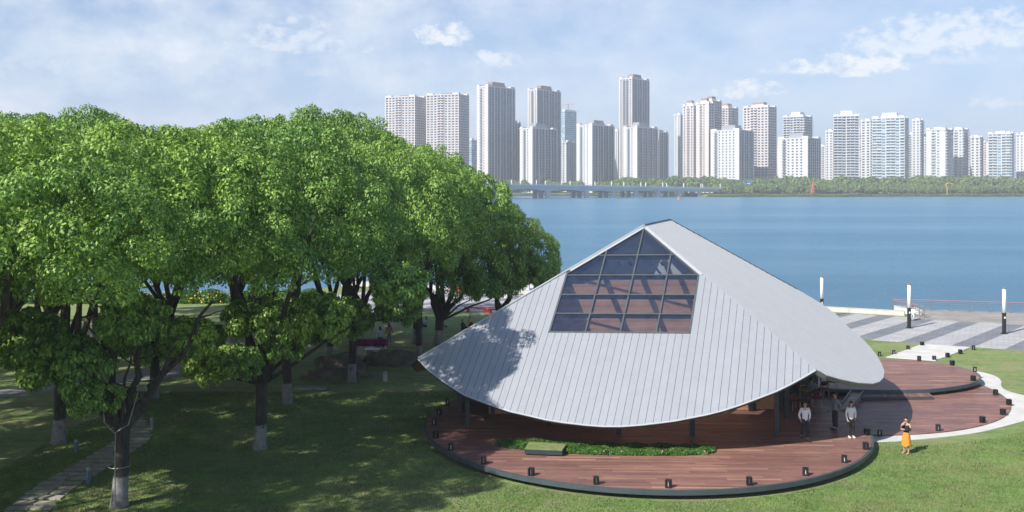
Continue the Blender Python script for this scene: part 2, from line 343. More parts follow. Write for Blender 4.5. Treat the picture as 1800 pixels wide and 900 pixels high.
def hull(pts):
    pts = sorted(set(pts)); 
    def half(P):
        h = []
        for p in P:
            while len(h) > 1 and (h[-1][0] - h[-2][0]) * (p[1] - h[-2][1]) - (h[-1][1] - h[-2][1]) * (p[0] - h[-2][0]) <= 0: h.pop()
            h.append(p)
        return h
    a = half(pts); b = half(pts[::-1]); return a[:-1] + b[:-1]
def smooth(pts, it=2, closed=True):
    pts = [Vector(p[:2]) for p in pts]
    for _ in range(it):
        n = []; L_ = len(pts)
        for i in range(L_ if closed else L_ - 1):
            p, q = pts[i], pts[(i + 1) % L_]; n += [p * .75 + q * .25, p * .25 + q * .75]
        if not closed: n = [pts[0]] + n + [pts[-1]]
        pts = n
    return [(p.x, p.y) for p in pts]
def circle(cx, cy, r, n=120, a0=0, a1=2 * math.pi): return [(cx + r * math.cos(a0 + (a1 - a0) * k / n), cy + r * math.sin(a0 + (a1 - a0) * k / n)) for k in range(n + (a1 - a0 < 6.28))]

def planks(parent, poly, z, w=.185, gap=.012, th=.03, ang=DECK_ROT, lens=(2.0, 3.6), mat=None, limit=300, name='plank', seed=3):
    r = random.Random(seed); ca, sa = math.cos(ang), math.sin(ang)
    loc = [(p[0] * ca + p[1] * sa, -p[0] * sa + p[1] * ca) for p in poly]; loc = ccw(loc)
    y0 = min(p[1] for p in loc); y1 = max(p[1] for p in loc); items = []
    k = 0; y = y0
    while y < y1:
        row = clip(clip(loc, 0, 1, y + w - gap), 0, -1, -y)
        if row:
            xa = min(p[0] for p in row); xb = max(p[0] for p in row); x = xa - r.random() * 2.4 if k % 2 else xa - 1.2 - r.random() * .3
            while x < xb:
                l = r.choice([2.2, 2.4, 2.8, 3.2]) if lens else 2.4
                q = clip(clip(row, 1, 0, x + l - gap), -1, 0, -x)
                if q and abs(area(q)) > .01: items.append([(a * ca - b * sa, a * sa + b * ca) for a, b in q])
                x += l
        y += w; k += 1
    def size(q):
        cx = sum(p[0] for p in q) / len(q); cy = sum(p[1] for p in q) / len(q); return abs(area(q)) / cy ** 3
    items.sort(key=size, reverse=True)
    for i, q in enumerate(items[:limit]):
        b = MB(); b.prism(q, z - th, z + (r.random() - .5) * .003); b.build(name, mat, parent)
    if len(items) > limit:
        b = MB()
        for q in items[limit:]: b.prism(q, z - th, z + (r.random() - .5) * .003)
        o = b.build(name, mat, parent); tag(o, kind='stuff')

# ------------------------------------------------------------------ ground and water
def grid_sheet(name, x0, x1, y0, y1, nx, ny, zf, mat):
    b = MB(); b.v = [(x0 + (x1 - x0) * i / nx, y0 + (y1 - y0) * j / ny, zf(x0 + (x1 - x0) * i / nx, y0 + (y1 - y0) * j / ny)) for j in range(ny + 1) for i in range(nx + 1)]
    b.f = [(j * (nx + 1) + i, j * (nx + 1) + i + 1, (j + 1) * (nx + 1) + i + 1, (j + 1) * (nx + 1) + i) for j in range(ny) for i in range(nx)]; b.mi = [0] * len(b.f)
    return b.build(name, mat, None, True)
GZ = -.4
WZ = -1.6
land = [(-400, -60), (300, -60), (300, -30), (72, 71.5), (62, 76), (36.6, 90.0), (30.8, 92.9), (-3, 109.8), (-20, 116), (-26, 108), (-34, 104), (-60, 106), (-120, 100), (-400, 120)]
b = MB(); b.prism(ccw(land), WZ - 3, GZ); tag(b.build('lawn', M['lawn']), 'sunny mown lawn with dry patches, shaded under the trees', kind='structure')
tag(grid_sheet('lake_bed', -9000, 12000, -300, 14000, 2, 2, lambda x, y: WZ - 3.2, M['soil']), 'lake bed', kind='structure')
tag(grid_sheet('water', -3000, 5000, 60, 1250, 4, 4, lambda x, y: WZ, M['water']), 'rippled blue lake water', kind='structure')
# far shore
def shore_y(x): return 958 + 6 * math.sin(x * .02) + 5 * math.sin(x * .051 + 1) - (0 if x > 330 else 14) + (40 if x < 190 else 0) + max(0, 190 - x) * .08
b = MB(); xs = np.arange(-1500, 3500, 12.0)
pts = [(float(x), shore_y(float(x))) for x in xs]
b.add([(p[0], p[1], WZ - 1) for p in pts] + [(p[0], p[1] + 3, WZ + .7) for p in pts] + [(p[0], p[1] + 25, 1.0) for p in pts] + [(p[0], 14000, 1.4) for p in pts],
      [(r_ * len(pts) + i, r_ * len(pts) + i + 1, (r_ + 1) * len(pts) + i + 1, (r_ + 1) * len(pts) + i) for r_ in range(3) for i in range(len(pts) - 1)])
M['farground'] = simple('far_ground', (.13, .15, .07), .95, .5, .06, coord='World')
tag(b.build('far_bank', M['farground']), 'low green bank of the far shore', kind='structure')

# ------------------------------------------------------------------ grass blades on the near lawn (uncountable)
def grass_blades(n=230000):
    xs = rng.uniform(-22, 33, n * 2); ys = 31 + (rng.random(n * 2) ** 1.5) * 26
    keep = (np.abs(xs) < ys * .56) & (np.hypot(xs - 6.5, ys - 48.3) > 10.95) & (np.hypot(xs - 17.6, ys - 57.9) > 12.6)
    xs = xs[keep][:n]; ys = ys[keep][:n]; n = len(xs)
    h = rng.uniform(.04, .1, n); a = rng.uniform(0, 6.28, n); w = .014
    lx = rng.normal(0, .03, n); ly = rng.normal(0, .03, n)
    V = np.empty((n, 3, 3)); V[:, 0] = np.c_[xs - np.cos(a) * w, ys - np.sin(a) * w, np.full(n, GZ - .005)]; V[:, 1] = np.c_[xs + np.cos(a) * w, ys + np.sin(a) * w, np.full(n, GZ - .005)]
    V[:, 2] = np.c_[xs + lx, ys + ly, GZ + h]
    me = bpy.data.meshes.new('grass_blades'); me.vertices.add(n * 3); me.vertices.foreach_set('co', V.ravel()); me.loops.add(n * 3); me.loops.foreach_set('vertex_index', np.arange(n * 3, dtype=np.int32))
    me.polygons.add(n); me.polygons.foreach_set('loop_start', np.arange(0, n * 3, 3, dtype=np.int32)); me.polygons.foreach_set('loop_total', np.full(n, 3, dtype=np.int32)); me.update()
    tag(link('grass', me, M['blade']), 'short grass blades of the foreground lawn', 'grass', kind='stuff')
grass_blades()

# ------------------------------------------------------------------ promenade
prom = empty('promenade', (0, 0, 0), 'striped granite promenade along the lake', kind='structure')
def pline(x, base): return base - .505 * (x - 27.6)        # near edge 76.1 at x=27.6
D = Vector((.66, .751)); span = None
def band(xa, xb, mat, z):
    # parallelogram between near edge line and far edge line, running along D
    pa = Vector((xa, pline(xa, 76.1))); pb = Vector((xb, pline(xb, 76.1))); t = 15.9
    fa, fb = pa + D * t, pb + D * t
    if pa.x > 28: fa, fb = pa + D * 14.75, pb + D * 14.75
    bb = MB(); bb.prism([(pa.x, pa.y), (pb.x, pb.y), (fb.x, fb.y), (fa.x, fa.y)], GZ - .2, z); return bb.build('paving_band', mat, prom)
x = 31.4 - 3.22 * 17
while x < 62:
    band(x, x + 1.86, M['pavelight'], GZ + .010); band(x + 1.86, x + 3.22, M['pavedark'], GZ + .008); x += 3.22
# lakeside kerb wall, block by block
kw = empty('seawall', (0, 0, 0), 'low pale stone kerb wall along the lake edge', 'wall')
for i in range(26):
    xa = 36.6 - 2.2 * i; pa = Vector((xa, 90.1 + .495 * (36.6 - xa))); bb = MB()
    bb.box((pa.x - 1.1, pa.y + .54, GZ - .5), (2.44, 1.0, 1.75), rz=-math.atan(.495)); bb.build('kerb_block', M['kerb'], kw)
# boardwalk pier
bw = empty('boardwalk', (0, 0, 0), 'grey timber lookout deck over the water with a red topped railing', 'pier')
bpoly = [(36.0, 87.9), (64, 74.0), (66, 87.0), (38.9, 94.6), (36.6, 93.6)]
bb = MB(); bb.prism(ccw(bpoly), WZ - .5, GZ - .03); bb.build('pier_base', M['kerb'], bw)
planks(bw, [(36.9, 87.6), (64, 74.0), (65.8, 86.8), (39.2, 94.4), (37.9, 92.6)], GZ + .03, w=.3, gap=.02, th=.05, ang=-.27, mat=M['board'], limit=120, seed=5)
bb = MB(); bb.prism(ccw([(36.2, 91.6), (38.2, 90.2), (38.4, 92.2), (37.0, 93.7)]), GZ, GZ + .5); bb.build('ramp_block', M['concrete'], bw)
rl = empty('railing', (0, 0, 0), 'steel wire railing with red handrail along the lookout deck', 'railing')
A0, A1, A2 = Vector((36.9, 93.9, GZ)), Vector((38.9, 94.5, GZ)), Vector((65.5, 86.9, GZ)); B0 = Vector((36.9, 93.6, GZ)); B1 = Vector((36.6, 88.6, GZ))
def rail_run(P, Q, n, h=1.05):
    for i in range(n + 1):
        p = P.lerp(Q, i / n); bb = MB(); bb.box((p.x, p.y, GZ + h / 2), (.07, .07, h)); bb.build('post', M['steel'], rl)
    bb = MB(); bb.bar(P + Vector((0, 0, h)), Q + Vector((0, 0, h)), .06, .05); bb.build('handrail', M['rust'], rl)
    for k in range(1, 6):
        bb = MB(); bb.tube([P + Vector((0, 0, h * k / 6)), Q + Vector((0, 0, h * k / 6))], .012, 5); bb.build('wire', M['steel'], rl)
rail_run(A0, A2, 17); rail_run(B0, Vector((37.6, 88.2, GZ)), 7)
# tall light columns
def light_column(loc, label):
    t = empty('street_lamp', loc, label, 'street lamp', 'tall white light columns on the promenade')
    bb = MB(); bb.box((0, 0, .03), (.42, .42, .06)); bb.build('base_plate', M['black'], t)
    bb = MB(); bb.tube([(0, 0, .06), (0, 0, 1.62)], .155, 12); bb.tube([(0, 0, 1.62), (0, 0, 1.72)], .17, 12); bb.build('pole', M['black'], t)
    bb = MB(); bb.tube([(0, 0, 1.72), (0, 0, 3.65)], .14, 14); bb.build('light_tube', M['lampwhite'], t, True)
    bb = MB(); bb.tube([(0, 0, 3.65), (0, 0, 3.82)], .15, 12); bb.build('cap', M['steel'], t)
    bb = MB(); bb.box((-.02, -.17, 1.35), (.1, .05, .16)); bb.build('control_box', M['white'], t)
light_column(U(1598, 577), 'white light column on black pole before the railing corner, middle one')
light_column(U(1765, 587), 'white light column at the far right, on a dark paving band')
light_column(U(1444.5, 558), 'white light column rising from behind the grey roof slope')

# ------------------------------------------------------------------ paths
b = MB(); po = smooth([(17.0, 45.7), (20.3, 46.6), (23.0, 47.6), (25.2, 49.1), (26.8, 50.2), (28.9, 52.0), (30.3, 53.9), (30.3, 55.2), (29.5, 56.2), (29.25, 57.4), (29.6, 58.6), (30.5, 60.2), (30.9, 62.0), (30.2, 63.6), (28.6, 63.4), (26, 60), (20, 52), (15, 47)], 2)
bm = bmesh.new(); vs = [bm.verts.new((p[0], p[1], GZ + .02)) for p in ccw(po)]; f = bm.faces.new(vs); ret = bmesh.ops.extrude_face_region(bm, geom=[f]); bmesh.ops.translate(bm, verts=[v for v in ret['geom'] if isinstance(v, bmesh.types.BMVert)], vec=(0, 0, -.1)); bmesh.ops.triangulate(bm, faces=[q for q in bm.faces if len(q.verts) > 4]); bmesh.ops.recalc_face_normals(bm, faces=bm.faces)
me = bpy.data.meshes.new('garden_path'); bm.to_mesh(me); bm.free(); tag(link('garden_path', me, M['concrete']), 'pale concrete path curving round the lower deck', kind='structure')
sp_ = empty('slab_path', (0, 0, 0), 'four white concrete slabs crossing the lawn to the promenade', 'path')
nl, nr, fl, fr = Vector((26.4, 68.2)), Vector((29.3, 66.9)), Vector((31.4, 73.9)), Vector((34.4, 72.4))
for k in range(4):
    t0, t1 = k / 4, (k + 1) / 4 - .018; q = [nl.lerp(fl, t0), nr.lerp(fr, t0), nr.lerp(fr, t1), nl.lerp(fl, t1)]
    bb = MB(); bb.prism(ccw([(v.x, v.y) for v in q]), GZ - .1, GZ + .05); bb.build('slab', M['concrete'], sp_)
# grey paved walk through the trees
ctr = smooth([(-11.5, 99), (-13.3, 90), (-15.0, 80), (-16.6, 72.5), (-19.2, 66.5), (-24.2, 61), (-30, 56.3), (-40, 52.5), (-55, 50)], 2, False)
lft = []; rgt = []
for i, p in enumerate(ctr):
    a = Vector(ctr[max(0, i - 1)]); c = Vector(ctr[min(len(ctr) - 1, i + 1)]); d = (c - a).normalized(); n_ = Vector((-d.y, d.x)); w_ = 1.9 if i < len(ctr) * .6 else 1.5
    lft.append(Vector(p) + n_ * w_); rgt.append(Vector(p) - n_ * w_)
b = MB(); n = len(ctr); b.add([(v.x, v.y, GZ + .012) for v in lft] + [(v.x, v.y, GZ + .012) for v in rgt], [(i, i + 1, n + i + 1, n + i) for i in range(n - 1)])
tag(b.build('walk', M['pathgrey']), 'grey paved walk winding through the trees', kind='structure')
# stepping stone path
st = empty('stepping_stone_path', (0, 0, 0), 'stepping stone path of narrow stone slabs past the forked tree', 'path')
cp = [U(a, b_) for a, b_ in ((20, 925), (54, 893), (84, 867), (111, 847), (148, 827), (170, 813), (197, 797), (225, 780), (238, 767), (231, 750), (223, 733), (213, 715), (200, 700))]
sr = random.Random(4); acc = 0
for i in range(len(cp) - 1):
    P, Q = cp[i], cp[i + 1]; L_ = (Q - P).length; t = acc
    while t < L_:
        p = P.lerp(Q, t / L_); w1 = sr.uniform(.65, .95)
        for (dx, wd) in ((-.8 + w1 / 2, w1), (-.8 + w1 + .03 + (1.6 - w1) / 2, 1.6 - w1)):
            bb = MB(); hw, hd = wd / 2 - .01, .19 + sr.uniform(-.02, .02); j = lambda: sr.uniform(-.03, .03)
            bb.prism([(p.x + dx - hw + j(), p.y - hd + j()), (p.x + dx + hw + j(), p.y - hd + j()), (p.x + dx + hw + j(), p.y + hd + j()), (p.x + dx - hw + j(), p.y + hd + j())], GZ - .05, GZ + .06 + sr.uniform(-.01, .01)); bb.build('stone', M['stone'], st)
        t += .62
    acc = t - L_
p = U(545, 684); bb = MB(); bb.box((p.x, p.y, GZ + .05), (1.9, .5, .12), .05); tag(bb.build('stone_slab', M['stone']), 'single flat grey stone slab lying in the shaded lawn', 'stone')

# ------------------------------------------------------------------ decks
md = empty('main_deck', (6.5, 48.3, 0), 'large round reddish timber deck under the pavilion', 'deck'); md.location = (0, 0, 0)
DC = (6.5, 48.3); DR = 10.8
circ = circle(*DC, DR, 96)
def ring(name, poly, z0, z1, off, mat, parent, inner=.06):
    b = MB(); n = len(poly); P = [Vector(p) for p in poly]
    ns = []
    for i in range(n): d = (P[(i + 1) % n] - P[i - 1]).normalized(); ns.append(Vector((d.y, -d.x)))
    o1 = [P[i] + ns[i] * off for i in range(n)]; i1 = [P[i] - ns[i] * inner for i in range(n)]
    b.add([(v.x, v.y, z0) for v in o1] + [(v.x, v.y, z1) for v in o1] + [(v.x, v.y, z0) for v in i1] + [(v.x, v.y, z1) for v in i1],
          [q for i in range(n) for q in ((i, (i + 1) % n, n + (i + 1) % n, n + i), (n + i, n + (i + 1) % n, 3 * n + (i + 1) % n, 3 * n + i), (2 * n + (i + 1) % n, 2 * n + i, 3 * n + i, 3 * n + (i + 1) % n), (i, 2 * n + i, 2 * n + (i + 1) % n, (i + 1) % n))])
    return b.build(name, mat, parent)
ring('fascia', circ, -.2, -.004, .05, M['fascia'], md)
b = MB(); b.prism(circle(*DC, DR - .06, 96), -.17, -.04); b.build('frame', M['black'], md)
b = MB(); b.prism(circle(*DC, DR - .75, 64), GZ - .05, -.17); b.build('plinth', M['black'], md)
planks(md, circle(*DC, DR - .065, 96), 0, mat=M['deck'], seed=1)
ld = empty('lower_deck', (0, 0, 0), 'lower round timber deck to the right of the pavilion', 'deck')
lpoly = clip(circle(17.6, 57.88, 10.9, 96), 0, 1, 59.6)
b = MB(); b.prism(ccw([(17.6 + (p[0] - 17.6) * .997, 57.88 + (p[1] - 57.88) * .997) for p in lpoly]), GZ - .05, -.35); b.build('frame', M['black'], ld)
planks(ld, lpoly, -.32, mat=M['deck'], seed=2, limit=300)
ud = empty('upper_deck', (0, 0, 0), 'upper round timber deck with dark edge behind the lower deck', 'deck')
UZ = .08
up = hull([tuple(U(a, b_, UZ)[:2]) for a, b_ in ((1450, 683), (1517, 684.5), (1587, 685.5), (1640, 684), (1693, 677), (1713, 672), (1722, 667), (1724, 662.7), (1719, 656), (1707, 650.7), (1667, 640), (1613, 632.5), (1544, 630), (1480, 631), (1400, 640), (1380, 655), (1400, 675))])
up = hull([tuple(p) for p in smooth(up, 2)])
ring('fascia', ccw(up), -.12, UZ - .004, .05, M['fascia'], ud)
cxy = (sum(p[0] for p in up) / len(up), sum(p[1] for p in up) / len(up))
def shrink(poly, k): return [(cxy[0] + (p[0] - cxy[0]) * k, cxy[1] + (p[1] - cxy[1]) * k) for p in poly]
b = MB(); b.prism(ccw(shrink(up, .985)), -.1, UZ - .04); b.build('frame', M['black'], ud)
b = MB(); b.prism(ccw(shrink(up, .9)), GZ - .05, -.1); b.build('plinth', M['black'], ud)
planks(ud, ccw(shrink(up, .99)), UZ, mat=M['deck'], seed=3, limit=300)
# bench-like step between the two
stp = empty('deck_step', (0, 0, 0), 'long timber step below the edge of the upper deck', 'step')
q0, q1, q2, q3 = U(1512, 697, -.12), U(1640, 696, -.12), U(1633, 690.5, -.12), U(1512, 689, -.12)
b = MB(); b.prism(ccw([tuple(v[:2]) for v in (q0, q1, q2, q3)]), -.3, -.155); b.build('riser', M['fascia'], stp)
sw = Vector(q1[:2]) - Vector(q0[:2])
for i in range(28):
    a, c = i / 28, (i + .93) / 28; Q = [q0.lerp(q1, a), q0.lerp(q1, c), q3.lerp(q2, c), q3.lerp(q2, a)]; b = MB(); b.prism(ccw([tuple(v[:2]) for v in Q]), -.154, -.12); b.build('board', M['deck'], stp)
# curved ramp edge linking café floor and lower deck
cr = empty('curved_ramp', (0, 0, 0), 'curved timber ramp edge between the cafe floor and the lower deck', 'ramp')
inn = smooth([U(a, b_, .02)[:2] for a, b_ in ((1455, 723), (1470, 714), (1482, 704), (1493, 690), (1499, 680))], 2, False)
out_ = smooth([U(a, b_, .02)[:2] for a, b_ in ((1497, 712), (1503, 705), (1509, 698), (1514, 691), (1519, 684))], 2, False)
n = min(len(inn), len(out_)); b = MB()
for i in range(n - 1):
    b.prism(ccw([inn[i], inn[i + 1], out_[i + 1], out_[i]]), -.35, .03 - .10)
b.build('ramp_floor', M['deck'], cr)
for P_, nm in ((inn, 'edge_kerb'), (out_, 'edge_kerb')):
    b = MB(); b.tube([(p[0], p[1], .0) for p in P_], .05, 6); b.build(nm, M['fascia'], cr)

# planter in the deck
pl = empty('planter_bed', (0, 0, 0), 'long ground cover bed let into the front of the deck', 'planter')
A = [U(a, b_, 0)[:2] for a, b_ in ((868, 779), (880, 776), (925, 776), (995, 781), (1100, 784), (1235, 786), (1253, 789), (1257, 793), (1250, 798), (1200, 801), (1100, 801), (1000, 798), (930, 793), (880, 786))]
pp = ccw(smooth(A, 1)); ph = hull([tuple(p) for p in pp])
b = MB(); b.prism(ph, .002, .05); b.build('soil', M['soil'], pl)
def leaf_cloud(pts, nrm, ln, wd, jitter, droop=.3):
    """many small folded diamond leaves: pts Nx3, nrm Nx3 -> verts, 2 tris each"""
    n = len(pts); d = rng.normal(size=(n, 3)); d -= nrm * (d * nrm).sum(1)[:, None]; d[:, 2] -= droop; d /= np.linalg.norm(d, axis=1)[:, None] + 1e-9
    nn = nrm + rng.normal(size=(n, 3)) * jitter; nn /= np.linalg.norm(nn, axis=1)[:, None] + 1e-9
    s = np.cross(nn, d); s /= np.linalg.norm(s, axis=1)[:, None] + 1e-9
    L_ = ln * rng.uniform(.7, 1.3, n)[:, None]; W_ = wd * rng.uniform(.8, 1.2, n)[:, None]
    V = np.empty((n, 4, 3)); V[:, 0] = pts; V[:, 1] = pts + d * L_ * .5 + s * W_ * .5 + nn * W_ * .12; V[:, 2] = pts + d * L_ + np.array([0, 0, -1]) * L_ * .15; V[:, 3] = pts + d * L_ * .5 - s * W_ * .5 + nn * W_ * .12
    return V
def quads_mesh(name, V):
    n = len(V); me = bpy.data.meshes.new(name); me.vertices.add(n * 4); me.vertices.foreach_set('co', V.astype(np.float32).ravel()); me.loops.add(n * 4); me.loops.foreach_set('vertex_index', np.arange(n * 4, dtype=np.int32))
    me.polygons.add(n); me.polygons.foreach_set('loop_start', np.arange(0, n * 4, 4, dtype=np.int32)); me.polygons.foreach_set('loop_total', np.full(n, 4, dtype=np.int32)); me.update(); return me
def inpoly(x, y, P):
    c = np.zeros(len(x), bool); n = len(P)
    for i in range(n):
        x1, y1 = P[i]; x2, y2 = P[(i + 1) % n]; m_ = ((y1 > y) != (y2 > y)) & (x < (x2 - x1) * (y - y1) / (y2 - y1 + 1e-12) + x1); c ^= m_
    return c
n = 90000; xs = rng.uniform(-1.5, 10, n); ys = rng.uniform(42, 46, n); k = inpoly(xs, ys, pp); xs, ys = xs[k], ys[k]
hh = .08 + .11 * (.5 + .5 * np.sin(xs * 5.1 + 2 * np.sin(ys * 4))) * rng.random(len(xs)) ** .5
V = leaf_cloud(np.c_[xs, ys, hh], np.tile([0, -.3, .9], (len(xs), 1)), .13, .07, .5); o = link('ground_cover', quads_mesh('ground_cover', V), M['shrubleaf'], pl); tag(o, kind='stuff')
M['pink'] = simple('pink_petals', (.75, .2, .28), .7, .15, 9)
for px in (1062, 1093, 1165, 1240):
    p = U(px, 798, .15); b = MB(); b.ball((p.x, p.y + .1, .24), .035, 6, 4); b.build('flower', M['pink'], pl)
g0 = U(925, 776, .38); tb = MB(); q = [U(a, b_, .38)[:2] for a, b_ in ((922, 785), (988, 787.5), (996, 776.5), (930, 773))]
gb = empty('turf_box', (0, 0, 0), 'low dark box topped with turf in the planting bed', 'planter'); b = MB(); b.prism(ccw([tuple(v) for v in q]), .06, .26); b.build('box_side', M['darksteel'], gb)
b = MB(); b.prism(ccw([tuple(v) for v in q]), .261, .29); b.build('turf', M['lawn'], gb)

# ------------------------------------------------------------------ pavilion
pav = empty('pavilion', (0, 0, 0), 'pavilion with folded zinc roof and large glazed skylight', 'building')
roof = empty('roof', (0, 0, 0)); roof.parent = pav; KIDS.setdefault(pav.name, []).append(roof)
class Plane:                                        # z = z0 + gx*(x-x0) + gy*(y-y0)
    def __init__(s, p, gx, gy, seam=None, across=None):
        s.p, s.gx, s.gy = Vector(p), gx, gy; s.n = Vector((-gx, -gy, 1)).normalized()
        s.v = Vector((gx, gy, gx * gx + gy * gy)).normalized(); s.u = s.v.cross(s.n).normalized()
        if seam: s.v = Vector((*seam, gx * seam[0] + gy * seam[1])).normalized(); s.u = Vector((*across, gx * across[0] + gy * across[1])).normalized()
        s.c = s.u.dot(s.v)
    def z(s, x, y): return s.p.z + s.gx * (x - s.p.x) + s.gy * (y - s.p.y)
    def ray(s, px, py):
        dx, dz = (px - PX0) / FPX, -(py - HY) / FPX     # point = (dx*Y, Y, CZ+dz*Y)
        Y = (s.p.z - s.gx * s.p.x - s.gy * s.p.y - CZ) / (dz - s.gx * dx - s.gy); return Vector((dx * Y, Y, CZ + dz * Y))
    def uv(s, P): d = Vector(P) - s.p; a, b = d.dot(s.u), d.dot(s.v); k = 1 - s.c * s.c; return ((a - s.c * b) / k, (b - s.c * a) / k)
    def xyz(s, q): return s.p + s.u * q[0] + s.v * q[1]
def plane3(a, b, c):
    n = (Vector(b) - Vector(a)).cross(Vector(c) - Vector(a)); return Plane(a, -n.x / n.z, -n.y / n.z)
FA = Plane((4.66, 42.1, 1.3), .165, .7585, (.33, 1), (1, -.19))
apex = FA.ray(1133.5, 397); Rc = FA.ray(1433, 650); Lc = FA.ray(736, 631)
front = [(736, 631), (756.7, 652.5), (787, 675), (817.8, 694), (866.7, 712.4), (897, 722.5), (927.8, 729.5), (960, 737), (991, 742), (1030, 746.5), (1061, 748.8), (1093, 748.8), (1125, 746.5), (1156, 743), (1187, 739), (1215, 733.5), (1243, 728), (1269, 721.4), (1300, 711.5), (1336, 698), (1362, 688), (1385, 677), (1410, 663.5), (1433, 650)]
FApts = [apex] + [FA.ray(a, b_) for a, b_ in front]
T = Vector((18.75, 49.0, 2.15)); FB = plane3(apex, Rc, T)
rightb = [(1433, 650), (1453, 661), (1477, 668), (1506.7, 674.0), (1533, 675.5), (1545, 672), (1552, 665), (1554, 655), (1549, 641), (1538.7, 624), (1528, 610.7), (1514.7, 596.8), (1490.7, 576.5), (1476, 560), (1461, 548), (1444, 535.4), (1402, 510.8)]
Qr = FB.ray(1177, 387.5)
FBpts = [apex] + [FB.ray(a, b_) for a, b_ in rightb] + [Qr]
FCp = plane3(apex, Qr, Lc)
E2 = Vector((2.0, 60.0, 0)); E2.z = FCp.z(E2.x, E2.y)
left_edge = [Lc] + [Vector((x_, y_, FCp.z(x_, y_))) for x_, y_ in ((-4.9, 47.7), (-4.95, 49.5), (-4.5, 52), (-3.3, 55), (-1.3, 57.8), (.6, 59.3), (2.0, 60.0))]
FCpts = [apex, Qr] + left_edge[::-1]
def facet(P, pts3, width, hole=None, name='roof_panel', th=.035, u0=None, ribs=0):
    poly = ccw([P.uv(q) for q in pts3]); ua, ub = min(p[0] for p in poly), max(p[0] for p in poly); u = ua if u0 is None else u0 - width * math.ceil((u0 - ua) / width)
    sof = MB()
    while u < ub:
        def pieces(lo, hi):
            s_ = clip(clip(poly, 1, 0, hi), -1, 0, -lo)
            if not s_: return []
            if hole and lo >= hole[0] - .02 and hi <= hole[1] + .03: s_ = clip(s_, 0, 1, hole[2])
            return [s_] if s_ else []
        for q in pieces(u + .009, u + width - .009):
            b = MB(); b.slab([P.xyz(p) for p in q], P.n, th)
            for k in range(ribs):                 # upstanding ribs of the profiled sheet
                ru = u + width * (k + .5) / ribs
                for rq in pieces(ru - .008, ru + .008): b.slab([P.xyz(p) + P.n * (th - .002) for p in rq], P.n, .04)
            b.build(name, M['zinc'], roof)
        for q in pieces(u, u + width):
            sof.slab([P.xyz(p) - P.n * .004 for p in q], -P.n, .02)
        u += width
    sof.build('underlay', M['joint'], roof)
def soffit(P, pts3, hole=None, depth=.16, name='soffit'):
    """structural slab below the metal, timber underneath, dark edge"""
    poly = ccw([P.uv(q) for q in pts3]); parts = []
    if hole:
        lo, hi, vb = hole
        parts = [clip(poly, 1, 0, lo), clip(poly, -1, 0, -hi), clip(clip(clip(poly, 1, 0, hi), -1, 0, -lo), 0, 1, vb)]
    else: parts = [poly]
    b = MB()
    for q in parts:
        if q: b.slab([P.xyz(p) - P.n * (.026 + depth) for p in q], P.n, depth)
    return b.build(name, M['soffit'], roof)
# skylight extent in the front plane
sl, sr_, sb = FA.uv(FA.ray(965, 583))[0], FA.uv(FA.ray(1213, 590))[0], FA.uv(FA.ray(1090, 586.5))[1]
W_A = (sr_ - sl) / round((sr_ - sl) / .335)
facet(FA, FApts, W_A, (sl, sr_, sb), u0=sl); facet(FB, FBpts, .34, ribs=2); facet(FCp, FCpts, .34)
soffit(FA, FApts, (sl, sr_, sb)); soffit(FB, FBpts); soffit(FCp, FCpts)
def edge_strip(pts, P, name, mat, drop=.2, w=.05, up_=.03):
    b = MB(); n = len(pts); cen = sum((Vector(p) for p in pts), Vector()) / n
    for i in range(n - 1):
        a, c = Vector(pts[i]), Vector(pts[i + 1]); d = (c - a).normalized(); o_ = d.cross(P.n).normalized()
        if o_.dot(a - P.xyz((0, 0)) ) < 0 and (a - cen).dot(o_) < 0: o_ = -o_
        if (a - apex).dot(o_) < 0: o_ = -o_
        vs = [a + P.n * up_, c + P.n * up_, c + P.n * up_ + o_ * w, a + P.n * up_ + o_ * w]
        b.slab(vs if (vs[1] - vs[0]).cross(vs[2] - vs[1]).dot(P.n) > 0 else vs[::-1], -P.n, drop) if False else b.add(vs + [v - P.n * drop for v in vs], [(0, 1, 2, 3), (7, 6, 5, 4), (0, 4, 5, 1), (1, 5, 6, 2), (2, 6, 7, 3), (3, 7, 4, 0)])
    return b.build(name, mat, roof)
edge_strip(FApts[1:], FA, 'eave_edge', M['darksteel'], .17); edge_strip(FApts[1:], FA, 'eave_trim', M['zinctrim'], .035, .075, .034)
edge_strip(FBpts[1:], FB, 'eave_edge', M['frame'], .19); edge_strip(left_edge[::-1], FCp, 'eave_edge', M['darksteel'], .2)
# hip and ridge trims
b = MB(); b.bar(apex + Vector((0, 0, .05)), Qr + Vector((0, 0, .05)), .12, .07); b.build('ridge_cap', M['darksteel'], roof)
hipn = (FA.n + FB.n).normalized()
hl = (FA.n + FCp.n).normalized(); b = MB(); b.bar(apex + hl * .06, Lc + hl * .06, .12, .05, hl); b.build('hip_trim', M['zinctrim'], roof)
# verge from the ridge end down the back of the right-hand slope
b = MB(); b.bar(Qr + FB.n * .05, FB.ray(1402, 510.8) + FB.n * .05, .1, .09, FB.n); b.build('verge_cap', M['darksteel'], roof)
# skylight ------------------------------------------------
sky_ = empty('skylight', (0, 0, 0)); sky_.parent = pav
fpoly = ccw([FA.uv(q) for q in FApts])
